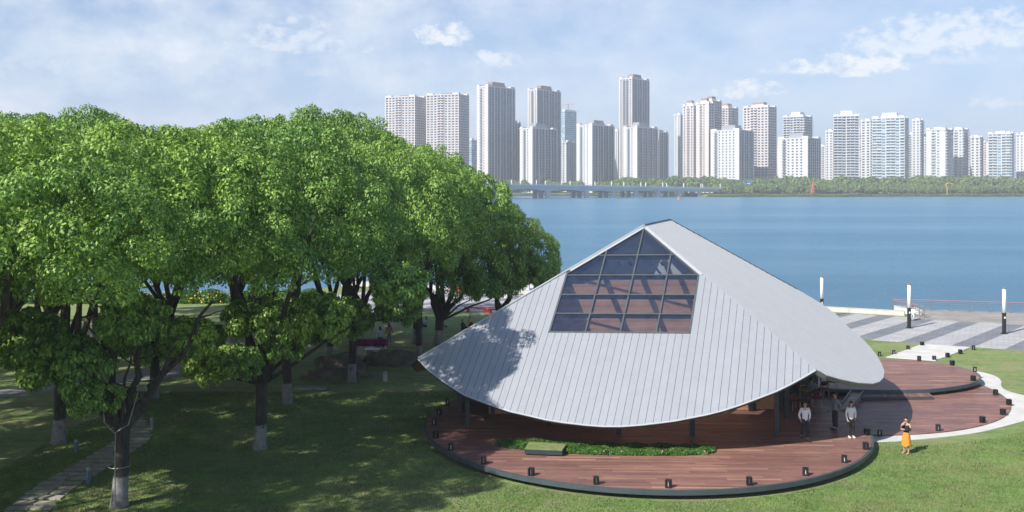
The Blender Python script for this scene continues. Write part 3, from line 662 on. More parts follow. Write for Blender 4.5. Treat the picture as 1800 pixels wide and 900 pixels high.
# inset the two hips by a margin
ap, rc, lc = FA.uv(apex), FA.uv(Rc), FA.uv(Lc)
def half(poly, a, c, m_):                           # keep the inner side of line a->c, moved inwards by m_
    dx, dy = c[0] - a[0], c[1] - a[1]; l = math.hypot(dx, dy); nx, ny = dy / l, -dx / l
    inner = (ap[0], ap[1] - 5)
    if nx * (inner[0] - a[0]) + ny * (inner[1] - a[1]) > 0: nx, ny = -nx, -ny
    return clip(poly, nx, ny, nx * a[0] + ny * a[1] - m_)
sk = clip(clip(clip(fpoly, 1, 0, sr_ - .03), -1, 0, -(sl + .03)), 0, -1, -(sb + .04))
sk = half(half(sk, ap, rc, .17), ap, lc, .14)
top = FA.uv(FA.ray(1132, 404)); us = [FA.uv(FA.ray(a, b_))[0] for a, b_ in ((1029, 583.5), (1090, 586), (1153, 588))]
vs_ = [FA.uv(FA.ray(a, b_))[1] for a, b_ in ((1090, 552), (1100, 518.5), (1110, 484), (1112, 449))]
ue = [sl + .03] + us + [sr_ - .03]; ve = [sb + .04] + vs_ + [ap[1]]
for i in range(4):
    for j in range(5):
        q = clip(clip(clip(clip(sk, 1, 0, ue[i + 1] - .012), -1, 0, -(ue[i] + .012)), 0, 1, ve[j + 1] - .012), 0, -1, -(ve[j] + .012))
        if q and abs(area(q)) > .05: b = MB(); b.slab([FA.xyz(p) - FA.n * .02 for p in q], FA.n, .012); b.build('glass_pane', M['glass'], sky_)
def cut(axis, val):
    pts_ = []
    for i in range(len(sk)):
        p, q = sk[i], sk[(i + 1) % len(sk)]
        if (p[axis] - val) * (q[axis] - val) < 0: t = (val - p[axis]) / (q[axis] - p[axis]); pts_.append((p[0] + (q[0] - p[0]) * t, p[1] + (q[1] - p[1]) * t))
    return pts_
for u in us:
    a, c = cut(0, u)
    for (w_, h_, dz) in ((.075, .05, .02), (.09, .3, -.19)):
        b = MB(); b.bar(FA.xyz(a) + FA.n * dz, FA.xyz(c) + FA.n * dz, w_, h_, FA.n); b.build('mullion' if h_ < .1 else 'rafter', M['frame'] if h_ < .1 else M['darksteel'], sky_)
for v in vs_:
    a, c = cut(1, v)
    for (w_, h_, dz) in ((.07, .046, .018), (.08, .22, -.16)):
        b = MB(); b.bar(FA.xyz(a) + FA.n * dz, FA.xyz(c) + FA.n * dz, w_, h_, FA.n); b.build('transom' if h_ < .1 else 'purlin', M['frame'] if h_ < .1 else M['darksteel'], sky_)
for i in range(len(sk)):
    a, c = sk[i], sk[(i + 1) % len(sk)]
    if math.hypot(a[0] - c[0], a[1] - c[1]) > .05: b = MB(); b.bar(FA.xyz(a) - FA.n * .03, FA.xyz(c) - FA.n * .03, .09, .17, FA.n); b.build('frame_bar', M['frame'], sky_)
# white cover strips along both hips above the glass
for (E_, k) in ((Rc, 1), (Lc, -1)):
    tmax = .385 if k == 1 else .36
    e0, e1 = apex, apex.lerp(E_, tmax); inn_ = FA.u * (-k) - FA.v * .9; w_ = .15
    b = MB(); d = (e1 - e0).normalized(); side = d.cross(FA.n).normalized(); side = side if side.dot(inn_) > 0 else -side
    b.bar(e0 + side * .08 + FA.n * .035, e1 + side * .08 + FA.n * .035, .17, .05, FA.n); b.build('cover_strip', M['zinctrim'], sky_)
# columns
for a, b_ in ((822, 752), (808, 722), (866, 728), (965, 748), (1088, 762), (1217, 766), (1365, 768), (1383, 735)):
    p = U(a, b_, 0)
    tops = [P.z(p.x, p.y) for P in (FA, FB, FCp)]; h = min(tops) - .22
    if h < 1: continue
    b = MB(); b.box((p.x, p.y, h / 2), (.2, .2, h)); b.build('column', M['darksteel'], pav)
# timber core wall, boarded
ta = .07
def wy(x): return 50.95 + ta * (x - 13.2)
def wall_top(x, y): return min(FB.z(x, y), FCp.z(x, y), FA.z(x, y) - .25) - .25
nb = 44; z = .0; xl, xr = -1.2, 14.0
for i in range(nb):
    z0, z1 = i * .155, i * .155 + .149; zt = z1 + .05
    xa = next((x_ for x_ in np.arange(xl, 8, .1) if wall_top(x_, wy(x_)) > zt), 6); xb = next((x_ for x_ in np.arange(xr, 7, -.1) if wall_top(x_, wy(x_)) > zt), 8)
    if xb - xa < .5: break
    b = MB(); b.bar((xa, wy(xa), (z0 + z1) / 2), (xb, wy(xb), (z0 + z1) / 2), .05, z1 - z0); b.build('wall_board', M['inwood'], pav)
zt = nb * .155
LX0 = next(x_ for x_ in np.arange(-1, 8, .1) if wall_top(x_, wy(x_)) > zt + .15); LX1 = next(x_ for x_ in np.arange(14, 6, -.1) if wall_top(x_, wy(x_)) > zt + .15)
b = MB(); b.bar((LX0, wy(LX0) + .12, zt + .05), (LX1, wy(LX1) + .12, zt + .05), .3, .1); b.build('wall_ledge', M['zinctrim'], pav)
# white gable wall at the back; dark panels below put interior shade into colour
b = MB(); yb = 53.4; xs = np.linspace(-3, 17, 41); ptsT = []
for x_ in xs:
    y_ = yb + ta * (x_ - 9.3); ptsT.append((x_, y_, min(FB.z(x_, y_), FCp.z(x_, y_)) - .2))
for i in range(40):
    a, c = ptsT[i], ptsT[i + 1]
    zl = min(5.6, a[2] - .02, c[2] - .02)
    b2 = MB(); b2.add([(a[0], a[1] + .02, 0), (c[0], c[1] + .02, 0), (c[0], c[1] + .02, zl - .004), (a[0], a[1] + .02, zl - .004), (a[0], a[1] + .2, 0), (c[0], c[1] + .2, 0), (c[0], c[1] + .2, zl - .004), (a[0], a[1] + .2, zl - .004)], [(0, 1, 2, 3), (7, 6, 5, 4), (3, 2, 6, 7)]); b2.build('dark_shade_panel', M['darksteel'], pav)
    b.add([(a[0], a[1], zl), (c[0], c[1], zl), c, a, (a[0], a[1] + .2, zl), (c[0], c[1] + .2, zl), (c[0], c[1] + .2, c[2]), (a[0], a[1] + .2, a[2])], [(0, 1, 2, 3), (7, 6, 5, 4), (3, 2, 6, 7)])
b.build('gable_wall', M['white'], pav)
for a, b_ in ((1145, 461), (1162, 461), (1087, 461), (1107, 461)):
    d = Vector(((a - 900) / FPX, 1, -(b_ - HY) / FPX)); p = Vector((0, 0, CZ)) + d * 53.1
    bb = MB(); bb.tube([p, p + Vector((.06, -.22, -.14))], .06, 8); bb.build('spotlight', M['black'], pav)
# side glazing posts of the café
for i in range(5):
    x_ = 14.2 + i * .35; y_ = 51.0 + i * 1.5; h = min(FB.z(x_, y_), FCp.z(x_, y_)) - .22
    b = MB(); b.box((x_, y_, h / 2), (.12, .12, h)); b.build('post', M['darksteel'], pav)
for nm in ('counter',):
    t = empty('service_counter', (16.2, 56.6, 0), 'dark service counter deep inside the pavilion', 'counter'); b = MB(); b.box((0, 0, .5), (3.2, .7, 1.0)); b.build('counter_body', M['darksteel'], t); b = MB(); b.box((0, -.02, 1.03), (3.3, .8, .05)); b.build('counter_top', M['inwood'], t)
# potted plant before the lit wall
t = empty('potted_plant', U(1322, 722, 0), 'dark leafy potted plant before the lit timber wall', 'plant'); b = MB(); b.tube([(0, 0, 0), (0, 0, .38)], [.17, .23], 12); b.build('pot', M['black'], t)
n = 900; dd = rng.normal(size=(n, 3)); dd /= np.linalg.norm(dd, axis=1)[:, None]; V = leaf_cloud(dd * rng.uniform(.2, .5, n)[:, None] + np.array([0, 0, .85]), dd, .13, .06, .5); link('foliage', quads_mesh('foliage', V), M['shrubleaf'], t)

# ------------------------------------------------------------------ deck lanterns
def lantern(loc, label=None, proto=[]):
    if not proto:
        t = empty('lantern', (0, 0, 0)); b = MB(); b.box((0, 0, .02), (.24, .24, .04)); b.build('base', M['black'], t)
        b = MB(); b.box((0, 0, .36), (.24, .24, .04)); b.build('lid', M['black'], t)
        for sx in (-1, 1):
            for sy in (-1, 1): b = MB(); b.box((sx * .105, sy * .105, .19), (.03, .03, .3)); b.build('corner_post', M['black'], t)
        b = MB(); b.box((-.118, 0, .19), (.006, .17, .3)); b.build('side_panel', M['black'], t); b = MB(); b.box((.118, 0, .19), (.006, .17, .3)); b.build('side_panel', M['black'], t)
        b = MB(); b.box((0, .118, .19), (.17, .006, .3)); b.build('side_panel', M['black'], t); b = MB(); b.box((-.065, -.118, .19), (.055, .006, .3)); b.box((.065, -.118, .19), (.055, .006, .3)); b.build('side_panel', M['black'], t)
        b = MB(); b.tube([(0, 0, .06), (0, 0, .32)], .04, 8); b.build('light_tube', M['lampwhite'], t); proto.append(t); o = t
    else:
        o = proto[0].copy(); C.objects.link(o)
        for ch in KIDS[proto[0].name]: c = ch.copy(); C.objects.link(c); c.parent = o
    o.location = loc; o.scale = (.9, .9, .82); o.rotation_euler.z = random.uniform(-.5, .5); tag(o, label, 'lantern', 'low black box lanterns around the decks'); return o
LN = [((763.3, 747.3), 0, 'black lantern at the leftmost point of the round main deck rim'), ((772, 730), 0, 'black lantern on the shaded left rim, one before the rearmost'), ((786.7, 711.6), 0, 'rearmost black lantern on the shaded left rim of the main deck'),
      ((766, 770), 0, 'shaded black lantern on the left rim, level with the bed end'), ((791, 791.8), 0, 'shaded black lantern on the lower left rim of the main deck'), ((848, 815.8), 0, 'black lantern on the front left rim at the edge of the tree shade'),
      ((932, 836.6), 0, 'sunlit black lantern on the rim below the turf box'), ((1048, 851), 0, 'black lantern on the front rim, left of the frontmost one'), ((1175, 857), 0, 'frontmost lantern on the main deck rim, pale tube facing out'),
      ((1317, 852.5), 0, 'black lantern on the front right rim, right of the frontmost one'), ((1416, 835.5), 0, 'black lantern on the right rim below the man in white shirt'), ((1484, 813), 0, 'black lantern on the right rim below the woman in black trousers'),
      ((1523.5, 790), 0, 'black lantern near the right tip of the main deck'), ((1534.5, 765.5), 0, 'black lantern at the right tip of the main deck, left of a pair'),
      ((1546.5, 766), -.32, 'black lantern on the lower deck beside the main deck tip, right of a pair'), ((1649, 757), -.32, 'black lantern at the front edge of the lower deck, right of the orange skirt'), ((1727, 742.7), -.32, 'black lantern at the right front edge of the lower deck'),
      ((1763, 729), -.32, 'black lantern nearest the right end of the lower deck, lower of two'), ((1773.6, 711.5), -.32, 'black lantern nearest the right end of the lower deck, upper of two'), ((1750, 694), -.32, 'black lantern on the back right edge of the lower deck'),
      ((1710.7, 669.3), .08, 'black lantern at the right end of the upper deck, front one'), ((1713.6, 653.5), .08, 'black lantern at the right end of the upper deck, back one'), ((1674, 642), .08, 'black lantern on the back right rim of the upper deck'), ((1615.7, 634), .08, 'black lantern on the back rim of the upper deck by the slabs'),
      ((1546, 626), GZ, 'black lantern on the grass beside the roof tip, first left of the slabs'), ((1571, 623), GZ, 'black lantern on the grass left of the slabs, second from the roof'), ((1596, 615), GZ, 'black lantern on the grass left of the slabs, third from the roof'), ((1621, 608), GZ, 'black lantern at the promenade end of the slabs, left side'),
      ((1711, 614.7), GZ, 'black lantern at the promenade end of the slabs, right side'), ((1688, 622), GZ, 'black lantern right of the slabs, second from the promenade'), ((1665.6, 628), GZ, 'black lantern right of the slabs, third from the promenade'), ((1642, 633.5), GZ, 'black lantern right of the slabs, nearest the upper deck')]
for (q, z_, lab) in LN:
    p = U(q[0], q[1], z_); 
    if z_ == 0:
        d = Vector((p.x - DC[0], p.y - DC[1]));
        if d.length > DR - .2: d = d.normalized() * (DR - .2); p.x, p.y = DC[0] + d.x, DC[1] + d.y
    lantern(p, lab)
# ------------------------------------------------------------------ trees
def crown_mesh(name, seed, r, nl=330, per=275, leaf=(.145, .085), rk=(.07, .13), low=-.5, squash=.85, inner=10):
    """a crown of many small leaf tufts over an uneven dome, with a looser layer of larger leaves inside"""
    g = np.random.default_rng(seed); r = np.array(r); out = []; k = 0; i = 0; rm = (r[0] + r[2]) / 2; mid = (rk[0] + rk[1]) / 2 * rm
    while k < nl + inner:
        i += 1; zf = 1 - 2 * ((i * .7548776662) % 1); ph = i * .5698402910 * 6.2831853 + g.normal(0, .12); inn = k >= nl
        if zf < low: continue
        s = math.sqrt(max(0, 1 - zf * zf)); d = np.array([s * math.cos(ph), s * math.sin(ph), zf])
        warp = .93 + .06 * math.sin(3 * ph + seed) * s + .05 * math.sin(5 * ph + 6 * zf + seed) + .035 * math.sin(11 * ph + 9 * zf) + g.normal(0, .035)
        if g.random() < .2: warp *= g.uniform(.72, .9)
        lr = g.uniform(*rk) * rm; n = int(per * (lr / mid) ** 2); c = d * r * warp
        if inn: c = d * r * g.uniform(.5, .8); lr = .17 * rm; n = per
        q = g.normal(size=(n, 3)); q /= np.linalg.norm(q, axis=1)[:, None]
        ow = d * .8 + np.array([0, 0, .42]); keep = q @ ow > g.uniform(-.8, .2, n); q = q[keep]; n = len(q)
        pos = c + q * lr * g.uniform(.7, 1.08, n)[:, None] * np.array([1, 1, squash])
        k_ = 1.9 if inn else 1
        out.append(leaf_cloud(pos, (q * .85 + np.array([0, 0, .4])) / np.linalg.norm(q * .85 + np.array([0, 0, .4]), axis=1)[:, None], leaf[0] * k_, leaf[1] * k_, .36, .55)); k += 1
    return quads_mesh(name, np.concatenate(out))
CR = [crown_mesh('crown_leaves', 11 + 7 * k, (6.0, 6.0, 4.4)) for k in range(4)]
for c_ in CR: c_.materials.append(M['leaf'])
SPRAY = [crown_mesh('spray_leaves', 71 + k, (1.3, 1.1, .8), 44, 190, (.15, .085), (.2, .32), -.8, .8, 6) for k in range(2)]
for c_ in SPRAY: c_.materials.append(M['leaf'])
def limb_path(a, b, wob, n=6, r_=random):
    a, b = Vector(a), Vector(b); pts = []
    for i in range(n + 1):
        t = i / n; p = a.lerp(b, t); w = math.sin(math.pi * t) * wob; pts.append(p + Vector((r_.uniform(-w, w), r_.uniform(-w, w), 0)))
    return pts
def tree(base, crown_c, cr, var, label, fork=2.2, rad=.33, limbs=5, rot=None, sprays=(), group='camphor trees of the lakeside grove', custom=None):
    r_ = random.Random(int(abs(base[0] * 31 + base[1] * 17))); t = empty('broadleaf_tree', (base[0], base[1], GZ), label, 'tree', group)
    rad = rad * .78; cc = Vector(crown_c) - Vector((base[0], base[1], GZ)); lean = Vector((cc.x * .12, cc.y * .12, 0))
    b = MB(); f_ = Vector((lean.x, lean.y, fork))
    b.tube([(0, 0, -.1), (0, 0, .25), (lean.x * .3 + .03, lean.y * .3, fork * .45), f_, f_ + Vector((0, 0, .25))], [rad * 1.45, rad * 1.1, rad * .95, rad * 1.0, rad * .85], 12); b.build('trunk', M['bark'], t, True)
    ends = custom or [(cc.x + cr[0] * .5 * math.cos(6.28 * k / limbs + r_.random()), cc.y + cr[1] * .5 * math.sin(6.28 * k / limbs + r_.random()), cc.z + r_.uniform(-.2, .3) * cr[2]) for k in range(limbs)]
    for e_ in ends:
        rr = rad * r_.uniform(.5, .7) if not custom else rad * .62; b = MB(); P = limb_path(f_ - Vector((0, 0, .1)), e_, .35, 7, r_); b.tube(P, [rr * (1 - .8 * k / 7) + .02 for k in range(8)], 8)
        for k in range(3, 7):
            q = P[k]; d = Vector((r_.uniform(-1, 1), r_.uniform(-1, 1), r_.uniform(-.1, .8))).normalized() * r_.uniform(.7, 1.6); b.tube(limb_path(q, q + d, .15, 3, r_), [rr * .28, rr * .2, rr * .12, .012], 5)
        b.build('limb', M['bark'], t, True)
    o = link('crown', CR[var % 4], None, t); o.location = cc; o.scale = (cr[0] / 5.2, cr[1] / 5.2, cr[2] / 4.2); o.rotation_euler.z = rot if rot is not None else r_.uniform(0, 6.28); tag(o, kind=None)
    for i, (p, s) in enumerate(sprays):
        o = link('leaf_spray', SPRAY[i % 2], None, t); o.location = Vector(p) - Vector((base[0], base[1], GZ)); o.scale = (s, s, s); o.rotation_euler.z = r_.uniform(0, 6.28)
        b = MB(); b.tube(limb_path(f_, o.location - Vector((0, 0, .3 * s)), .25, 6, r_), [.1, .09, .075, .06, .045, .03, .02], 6); b.build('limb', M['bark'], t, True)
    return t
def PP(px, py, Y): return Vector(((px - PX0) * Y / FPX, Y, CZ - (py - HY) * Y / FPX))
g = lambda px, py: tuple(U(px, py)[:2])
t1 = tree(g(210, 890), (-14.6, 38.2, 9.9), (5.6, 5.2, 4.0), 0, 'nearest tree, dark trunk forking low into a V with rope round it', fork=2.9, rad=.36, custom=[(-1.3, .2, 6.2), (1.9, .6, 6.0), (.6, 1.4, 7.4), (-1.6, 1.6, 7.6), (3.0, 1.8, 7.6)],
          sprays=[(PP(232, 560, 37.5), 1.1), (PP(115, 640, 37.0), 1.3), (PP(165, 700, 36.6), .75), (PP(75, 620, 37.2), 1.0), (PP(40, 590, 38), 1.2), (PP(330, 590, 39), .9)])
tree(g(457, 790), (-10.9, 44.2, 10.1), (5.6, 5.2, 4.3), 1, 'tree with whitewashed foot standing alone in mid lawn, bright low leaf spray on its left', fork=3.0, rad=.34, sprays=[(PP(375, 640, 43.5), 1.0), (PP(420, 636, 43.2), .9), (PP(500, 612, 44), .7), (PP(700, 500, 43), 1.1), (PP(550, 560, 44), 1.3), (PP(460, 560, 44), 1.2)])
tree(g(103, 780), (-21.4, 47.5, 9.8), (6.0, 5.4, 4.8), 2, 'tree at the left, limewashed foot just left of the stepping stones', fork=3.2, rad=.36)
tree(g(505, 710), (-13.4, 54, 9.6), (5.8, 5.4, 5.2), 3, 'tree with roped trunk behind the lone mid lawn tree', fork=3.0, rad=.33)
tree(g(618, 672), (-9.0, 60.0, 9.4), (5.6, 5.0, 4.8), 4, 'tree with pale foot in front of the rocks, hanging bright foliage on its right', fork=3.2, rad=.32, sprays=[(PP(700, 540, 60), 1.2), (PP(600, 560, 59), 1.5), (PP(540, 570, 59), 1.5)])
tree(g(580, 638), (-13.2, 67, 11.0), (6.4, 5.6, 5.6), 0, 'tree rising between the two garden rocks beside the grey walk', fork=3.3, rad=.3)
tree(g(270, 700), (-20.2, 56.5, 9.5), (6.2, 5.6, 5.2), 1, 'leaning tree with whitewashed foot by the top of the stepping stones', fork=3.0, rad=.34, sprays=[(PP(250, 590, 55), 1.6), (PP(340, 600, 55), 1.4)])
tree(g(735, 603), (-8.6, 74.0, 9.2), (6.0, 5.4, 5.6), 2, 'thick dark trunked tree on the far lawn, left of a close pair', fork=3.6, rad=.5, limbs=4)
tree(g(770, 607), (-4.7, 74.5, 6.7), (5.7, 5.4, 6.1), 3, 'spreading tree with fan of bare limbs behind the left tip of the roof', fork=1.8, rad=.42, limbs=7, rot=1.0, sprays=[(PP(935, 480, 74), 1.3), (PP(850, 500, 73), 1.3)])
tree(g(18, 640), (-34, 67, 10.7), (6.8, 6.0, 5.6), 4, 'limewashed tree at the far left edge beyond the walk', fork=3.2, rad=.36)
tree(g(78, 652), (-28.0, 63, 10.9), (6.6, 5.8, 5.4), 0, 'dark tree right of the leftmost one, beyond the walk', fork=3.2, rad=.36)
tree((-20.5, 71), (-19.6, 71.5, 11.1), (6.6, 5.8, 5.2), 1, 'tall rounded tree in the middle of the grove skyline', fork=3.6, rad=.38)
tree((-25.8, 73), (-26.0, 74, 9.8), (6.2, 5.4, 5.0), 2, 'tree with twin dark trunks seen against the water', fork=2.2, rad=.4, limbs=4)
tree((-13.6, 80), (-14.5, 80, 11.2), (6.8, 6.0, 5.4), 3, 'rearmost tree whose crown rounds off the skyline left of the towers', fork=4.0, rad=.34)
tree((-38, 80), (-38, 80, 10.8), (6.6, 6.0, 5.2), 4, 'rear tree at the left, slim trunk against the water', fork=4.0, rad=.3)
tree((-31, 50), (-29.5, 51, 10.4), (6.2, 5.8, 5.0), 2, 'tree at the left frame edge just this side of the walk', fork=3.2, rad=.36)
tree((-28.5, 39), (-26.2, 40.5, 10.2), (6.2, 5.6, 4.6), 3, 'nearer tree at the left frame edge, mostly outside the picture', fork=3.2, rad=.36)
tree((-19.0, 31), (-17.0, 31.6, 10.2), (4.9, 4.8, 3.4), 1, 'tree with its trunk just outside the left edge and crown reaching into the picture', fork=3.0, rad=.36)
for k, (q, c_, r_, lab) in enumerate((((-24.6, 53), (-24.8, 53, 9.6), (5.2, 5, 4.6), 'tree between the leaning tree and the left edge, beyond the stones'), ((-17.2, 63), (-17.2, 63, 9.6), (5.4, 5, 4.6), 'tree beside the curve of the walk, deep in the grove'),
        ((-6.4, 66.5), (-7.2, 66.5, 9.4), (4.8, 4.6, 4.3), 'tree between the rocks and the far lawn'), ((-12.4, 75), (-12.2, 75, 10.0), (5.2, 5, 5), 'tree at the back of the grove beside the walk'), ((-31.5, 73), (-31.5, 73, 9.8), (5.6, 5, 4.6), 'tree at the water side of the grove, far left'))):
    tree(q, c_, r_, k, lab, fork=3.2, rad=.28)
for k, q in enumerate(((-39, 53), (-42, 63), (-36.5, 43), (-46, 75), (-32.5, 33), (-34, 24), (-29.5, 36.6))): tree(q, (q[0], q[1], 10), (4.9, 4.7, 4.2), k, ('off picture tree left of the walk, nearer one', 'off picture tree left of the walk, middle one', 'off picture tree beside the lawn edge', 'off picture tree toward the lake', 'off picture tree left of the lower lawn', 'off picture tree nearest the lower left', 'off picture tree between the lawn edge trees')[k], fork=3.2)
tree((-1.0, 77), (-1.0, 76.5, 5.8), (4.1, 4.0, 3.6), 1, 'rounded tree at the right end of the grove, touching the roof slope', fork=2.0, rad=.34)
tree((-26, 28), (-24.6, 30.4, 9.2), (6.0, 5.8, 4.2), 4, 'tree outside the left frame edge that shades the foreground lawn', fork=3.0, rad=.36)
tree((-21.5, 20.5), (-20.5, 21.5, 8.0), (4.4, 4.6, 3.6), 0, 'smaller tree outside the left frame, nearest the camera', fork=3.0, rad=.3)
# rope and lamps on the forked tree
x0, y0 = t1.location.x, t1.location.y
rp = empty('rope', (x0, y0, GZ), 'grey rope tied round the forked trunk and hanging to its foot', 'rope'); b = MB()
b.tube([(math.cos(a) * .4, math.sin(a) * .4, 1.55) for a in np.linspace(0, 6.29, 20)], .018, 5); b.build('rope_loop', M['steel'], rp)
b = MB(); b.tube([(.03, -.47, .1), (.02, -.44, 1.0), (.0, -.42, 1.55), (.02, -.42, 2.9), (.25, -.42, 3.1)], .02, 5); b.tube([(-.55, -.2, 4.2), (-.4, -.42, 3.3), (0, -.46, 2.9), (.5, -.4, 3.2), (.8, -.25, 4.4)], .02, 5); b.build('rope_hang', M['steel'], rp)
fl_ = empty('floodlight', (x0 + .95, y0 - .15, 4.15), 'small grey floodlight strapped to the right limb of the forked tree', 'floodlight'); b = MB(); b.box((0, -.1, 0), (.34, .1, .24), M=Matrix.Rotation(.6, 3, 'X')); b.build('housing', M['steel'], fl_); b = MB(); b.box((0, .02, .02), (.05, .16, .05)); b.build('bracket', M['black'], fl_)

# bollards, rocks, bins
def bollard(q, h, mat, lab, r_=.09):
    p = U(*q); t = empty('bollard', p, lab, 'bollard', 'low bollard lights in the lawn'); b = MB(); b.tube([(0, 0, 0), (0, 0, h * .82)], r_, 12); b.build('post', mat, t); b = MB(); b.tube([(0, 0, h * .82), (0, 0, h)], [r_ * 1.08, r_ * 1.05], 12); b.build('head', M['steel'], t)
M['bluegrey'] = simple('blue_grey_post', (.1, .16, .22), .5, .1)
bollard((156, 850), .68, M['bluegrey'], 'blue grey bollard beside the stepping stones, left of the forked trunk'); bollard((267, 755), .62, M['steel'], 'grey bollard on the grass right of the forked trunk'); bollard((134, 796), .6, M['bluegrey'], 'blue grey bollard half hidden by low leaves, left of the stones')
bollard((677, 670), .6, M['kerb'], 'stout pale stone bollard right of the rocks, near the roof corner', .14); bollard((599, 566), .8, M['black'], 'thin dark post by the curve of the grey walk'); bollard((699, 567), .8, M['black'], 'thin dark post at the lawn edge left of the seated woman')
def rockmesh(r, seed, n=2):
    bm = bmesh.new(); bmesh.ops.create_icosphere(bm, subdivisions=4, radius=1)
    for v in bm.verts:
        d = noise.noise(v.co * 1.1 + Vector((seed, 0, 0))) * .35 + noise.noise(v.co * 3.1 + Vector((0, seed, 0))) * .16 + noise.noise(v.co * 8 + Vector((0, seed, 0))) * .05
        v.co *= 1 + d; v.co = Vector((v.co.x * r[0], v.co.y * r[1], max(v.co.z * r[2], -.25)))
    me = bpy.data.meshes.new('rock'); bm.to_mesh(me); bm.free(); return me
for q, r, s, lab in (((600, 645), (1.7, 1.0, .95), 3, 'large tawny rock behind the trunk beside the walk'), ((690, 640), (2.2, 1.0, .9), 8, 'long dark rock mound right of the flower planter'), ((590, 664), (2.1, .8, .62), 5, 'low flat rock lying in front of the large tawny rock'), ((660, 640), (.8, .6, .8), 12, 'small rock squeezed against the litter bin')):
    p = U(*q); o = tag(link('garden_rock', rockmesh(r, s), M['rock']), lab, 'rock'); o.location = p
p = U(655, 638); t = empty('litter_bin', p, 'twin grey litter bin with a blue liner in front of the flowers', 'litter bin')
for sx in (-.42, .42): b = MB(); b.box((sx, 0, .45), (.14, .5, .9)); b.build('side_post', M['kerb'], t)
b = MB(); b.box((0, 0, .93), (1.05, .56, .07)); b.build('lid', M['steel'], t); b = MB(); b.box((-.1, 0, .45), (.3, .4, .78)); b.build('liner', M['blue'], t); b = MB(); b.box((.2, 0, .42), (.24, .4, .76)); b.build('liner', M['black'], t)
M['magenta'] = simple('magenta_flowers', (.3, .02, .16), .8, .4, 8)
p = U(650, 622); t = empty('flower_planter', p, 'planter full of magenta flowers behind the litter bin', 'planter'); b = MB(); b.box((0, 0, .3), (2.3, .7, .6)); b.build('trough', M['kerb'], t)
n = 1500; V = leaf_cloud(np.c_[rng.uniform(-1.2, 1.2, n), rng.uniform(-.4, .4, n), rng.uniform(.6, 1.05, n)], np.tile([0, -.4, .8], (n, 1)), .12, .09, .8); tag(link('flowers', quads_mesh('flowers', V), M['magenta'], t), kind='stuff')
p = U(178, 700); t = empty('notice_board', p, 'small notice board with a blue sign behind the forked tree', 'sign'); b = MB()
for sx in (-.35, .35): bb = MB(); bb.box((sx, 0, .95), (.07, .07, 1.9)); bb.build('post', M['steel'], t)
b.box((0, 0, 1.35), (.66, .05, 1.0)); b.build('panel', M['steel'], t); b = MB(); b.box((.05, -.035, 1.45), (.4, .02, .4)); b.build('sign_face', M['blue'], t)
# shrubs and yellow flowers on the bank behind the trees
def shrub(p, r, lab, mat='shrubleaf', n=2600, grp='bank shrubs behind the grove', leaf=(.22, .13)):
    t = empty('shrub', p, lab, 'shrub', grp); d = rng.normal(size=(n, 3)); d[:, 2] = np.abs(d[:, 2]); d /= np.linalg.norm(d, axis=1)[:, None]
    V = leaf_cloud(d * np.array(r) * rng.uniform(.75, 1.05, n)[:, None], d, *leaf, .5); link('foliage', quads_mesh('foliage', V), M[mat], t)
    b = MB(); b.tube([(0, 0, -.1), (0, 0, r[2] * .7)], .06, 6); b.build('stem', M['bark'], t); return t
for px in range(-60, 560, 44):
    p = U(px + rng.uniform(-10, 10), 532); shrub(p, (1.9, 1.2, rng.uniform(.9, 1.5)), 'leafy shrub along the water bank behind the grove')
M['yflow'] = simple('yellow_flowers', (.75, .5, .03), .8, .2, 5)
n = 1500; n = 500; xs = rng.uniform(-46, -28, n); V = leaf_cloud(np.c_[xs, 99.5 + rng.uniform(-1.5, 1, n) + 0 * xs, GZ + rng.uniform(.2, 1.3, n)], np.tile([0, -.6, .6], (n, 1)), .16, .14, .7); tag(link('yellow_flowers', quads_mesh('yellow_flowers', V), M['yflow']), 'yellow flowers among the bank shrubs', 'flowers', kind='stuff')
p = U(180, 505, WZ); o = tag(grid_sheet('islet', -.5, .5, -.5, .5, 2, 2, lambda x, y: 0, M['farground']), 'small grassy islet in the lake', 'islet'); bpy.data.objects.remove(o)
bm_ = rockmesh((6, 3, .8), 4); o = tag(link('islet', bm_, M['lawn']), 'small grassy islet in the lake', kind='structure'); o.location = p
# benches and stalls on the plaza
def bench(p, rz, lab):
    t = empty('bench', p, lab, 'bench', 'red benches on the plaza edge', rz); b = MB(); b.box((0, 0, .46), (2.4, .5, .12)); b.build('seat', M['redpaint'], t)
    for sx in (-.85, .85): b = MB(); b.box((sx, 0, .2), (.26, .36, .4)); b.build('leg', M['redpaint'], t)
bench(U(838, 549), -.2, 'red bench on the plaza behind the trees, left one'); bench(U(877, 552), -.2, 'red bench on the plaza partly hidden by the roof slope')
M['pinkcloth'] = cloth('pink_cloth', (.7, .35, .4)); M['redcloth'] = cloth('red_cloth', (.6, .04, .05)); M['whitecloth'] = cloth('white_cloth', (.8, .8, .8)); M['bluecloth'] = cloth('blue_cloth', (.12, .25, .6))
for i in range(9):
    p = U(888 + i * 9.5, 523 - i * 3.4); t = empty('flower_stand', p, ('leftmost', 'second', 'third', 'fourth', 'fifth', 'sixth', 'seventh', 'eighth', 'rightmost')[i] + ' from the left of the red and white flower stands on the plaza' if 0 < i < 8 else ('leftmost' if i == 0 else 'rightmost') + ' of the red and white flower stands on the plaza', 'flower stand', 'row of red and white flower stands on the plaza')
    b = MB(); b.box((0, 0, .35), (.5, .5, .7)); b.build('box', M['whitecloth'], t)
    n = 160; d = rng.normal(size=(n, 3)); d /= np.linalg.norm(d, axis=1)[:, None]; V = leaf_cloud(d * .42 + np.array([0, 0, 1.0]), d, .2, .16, .5); link('bouquet', quads_mesh('bouquet', V), M['redcloth'], t)
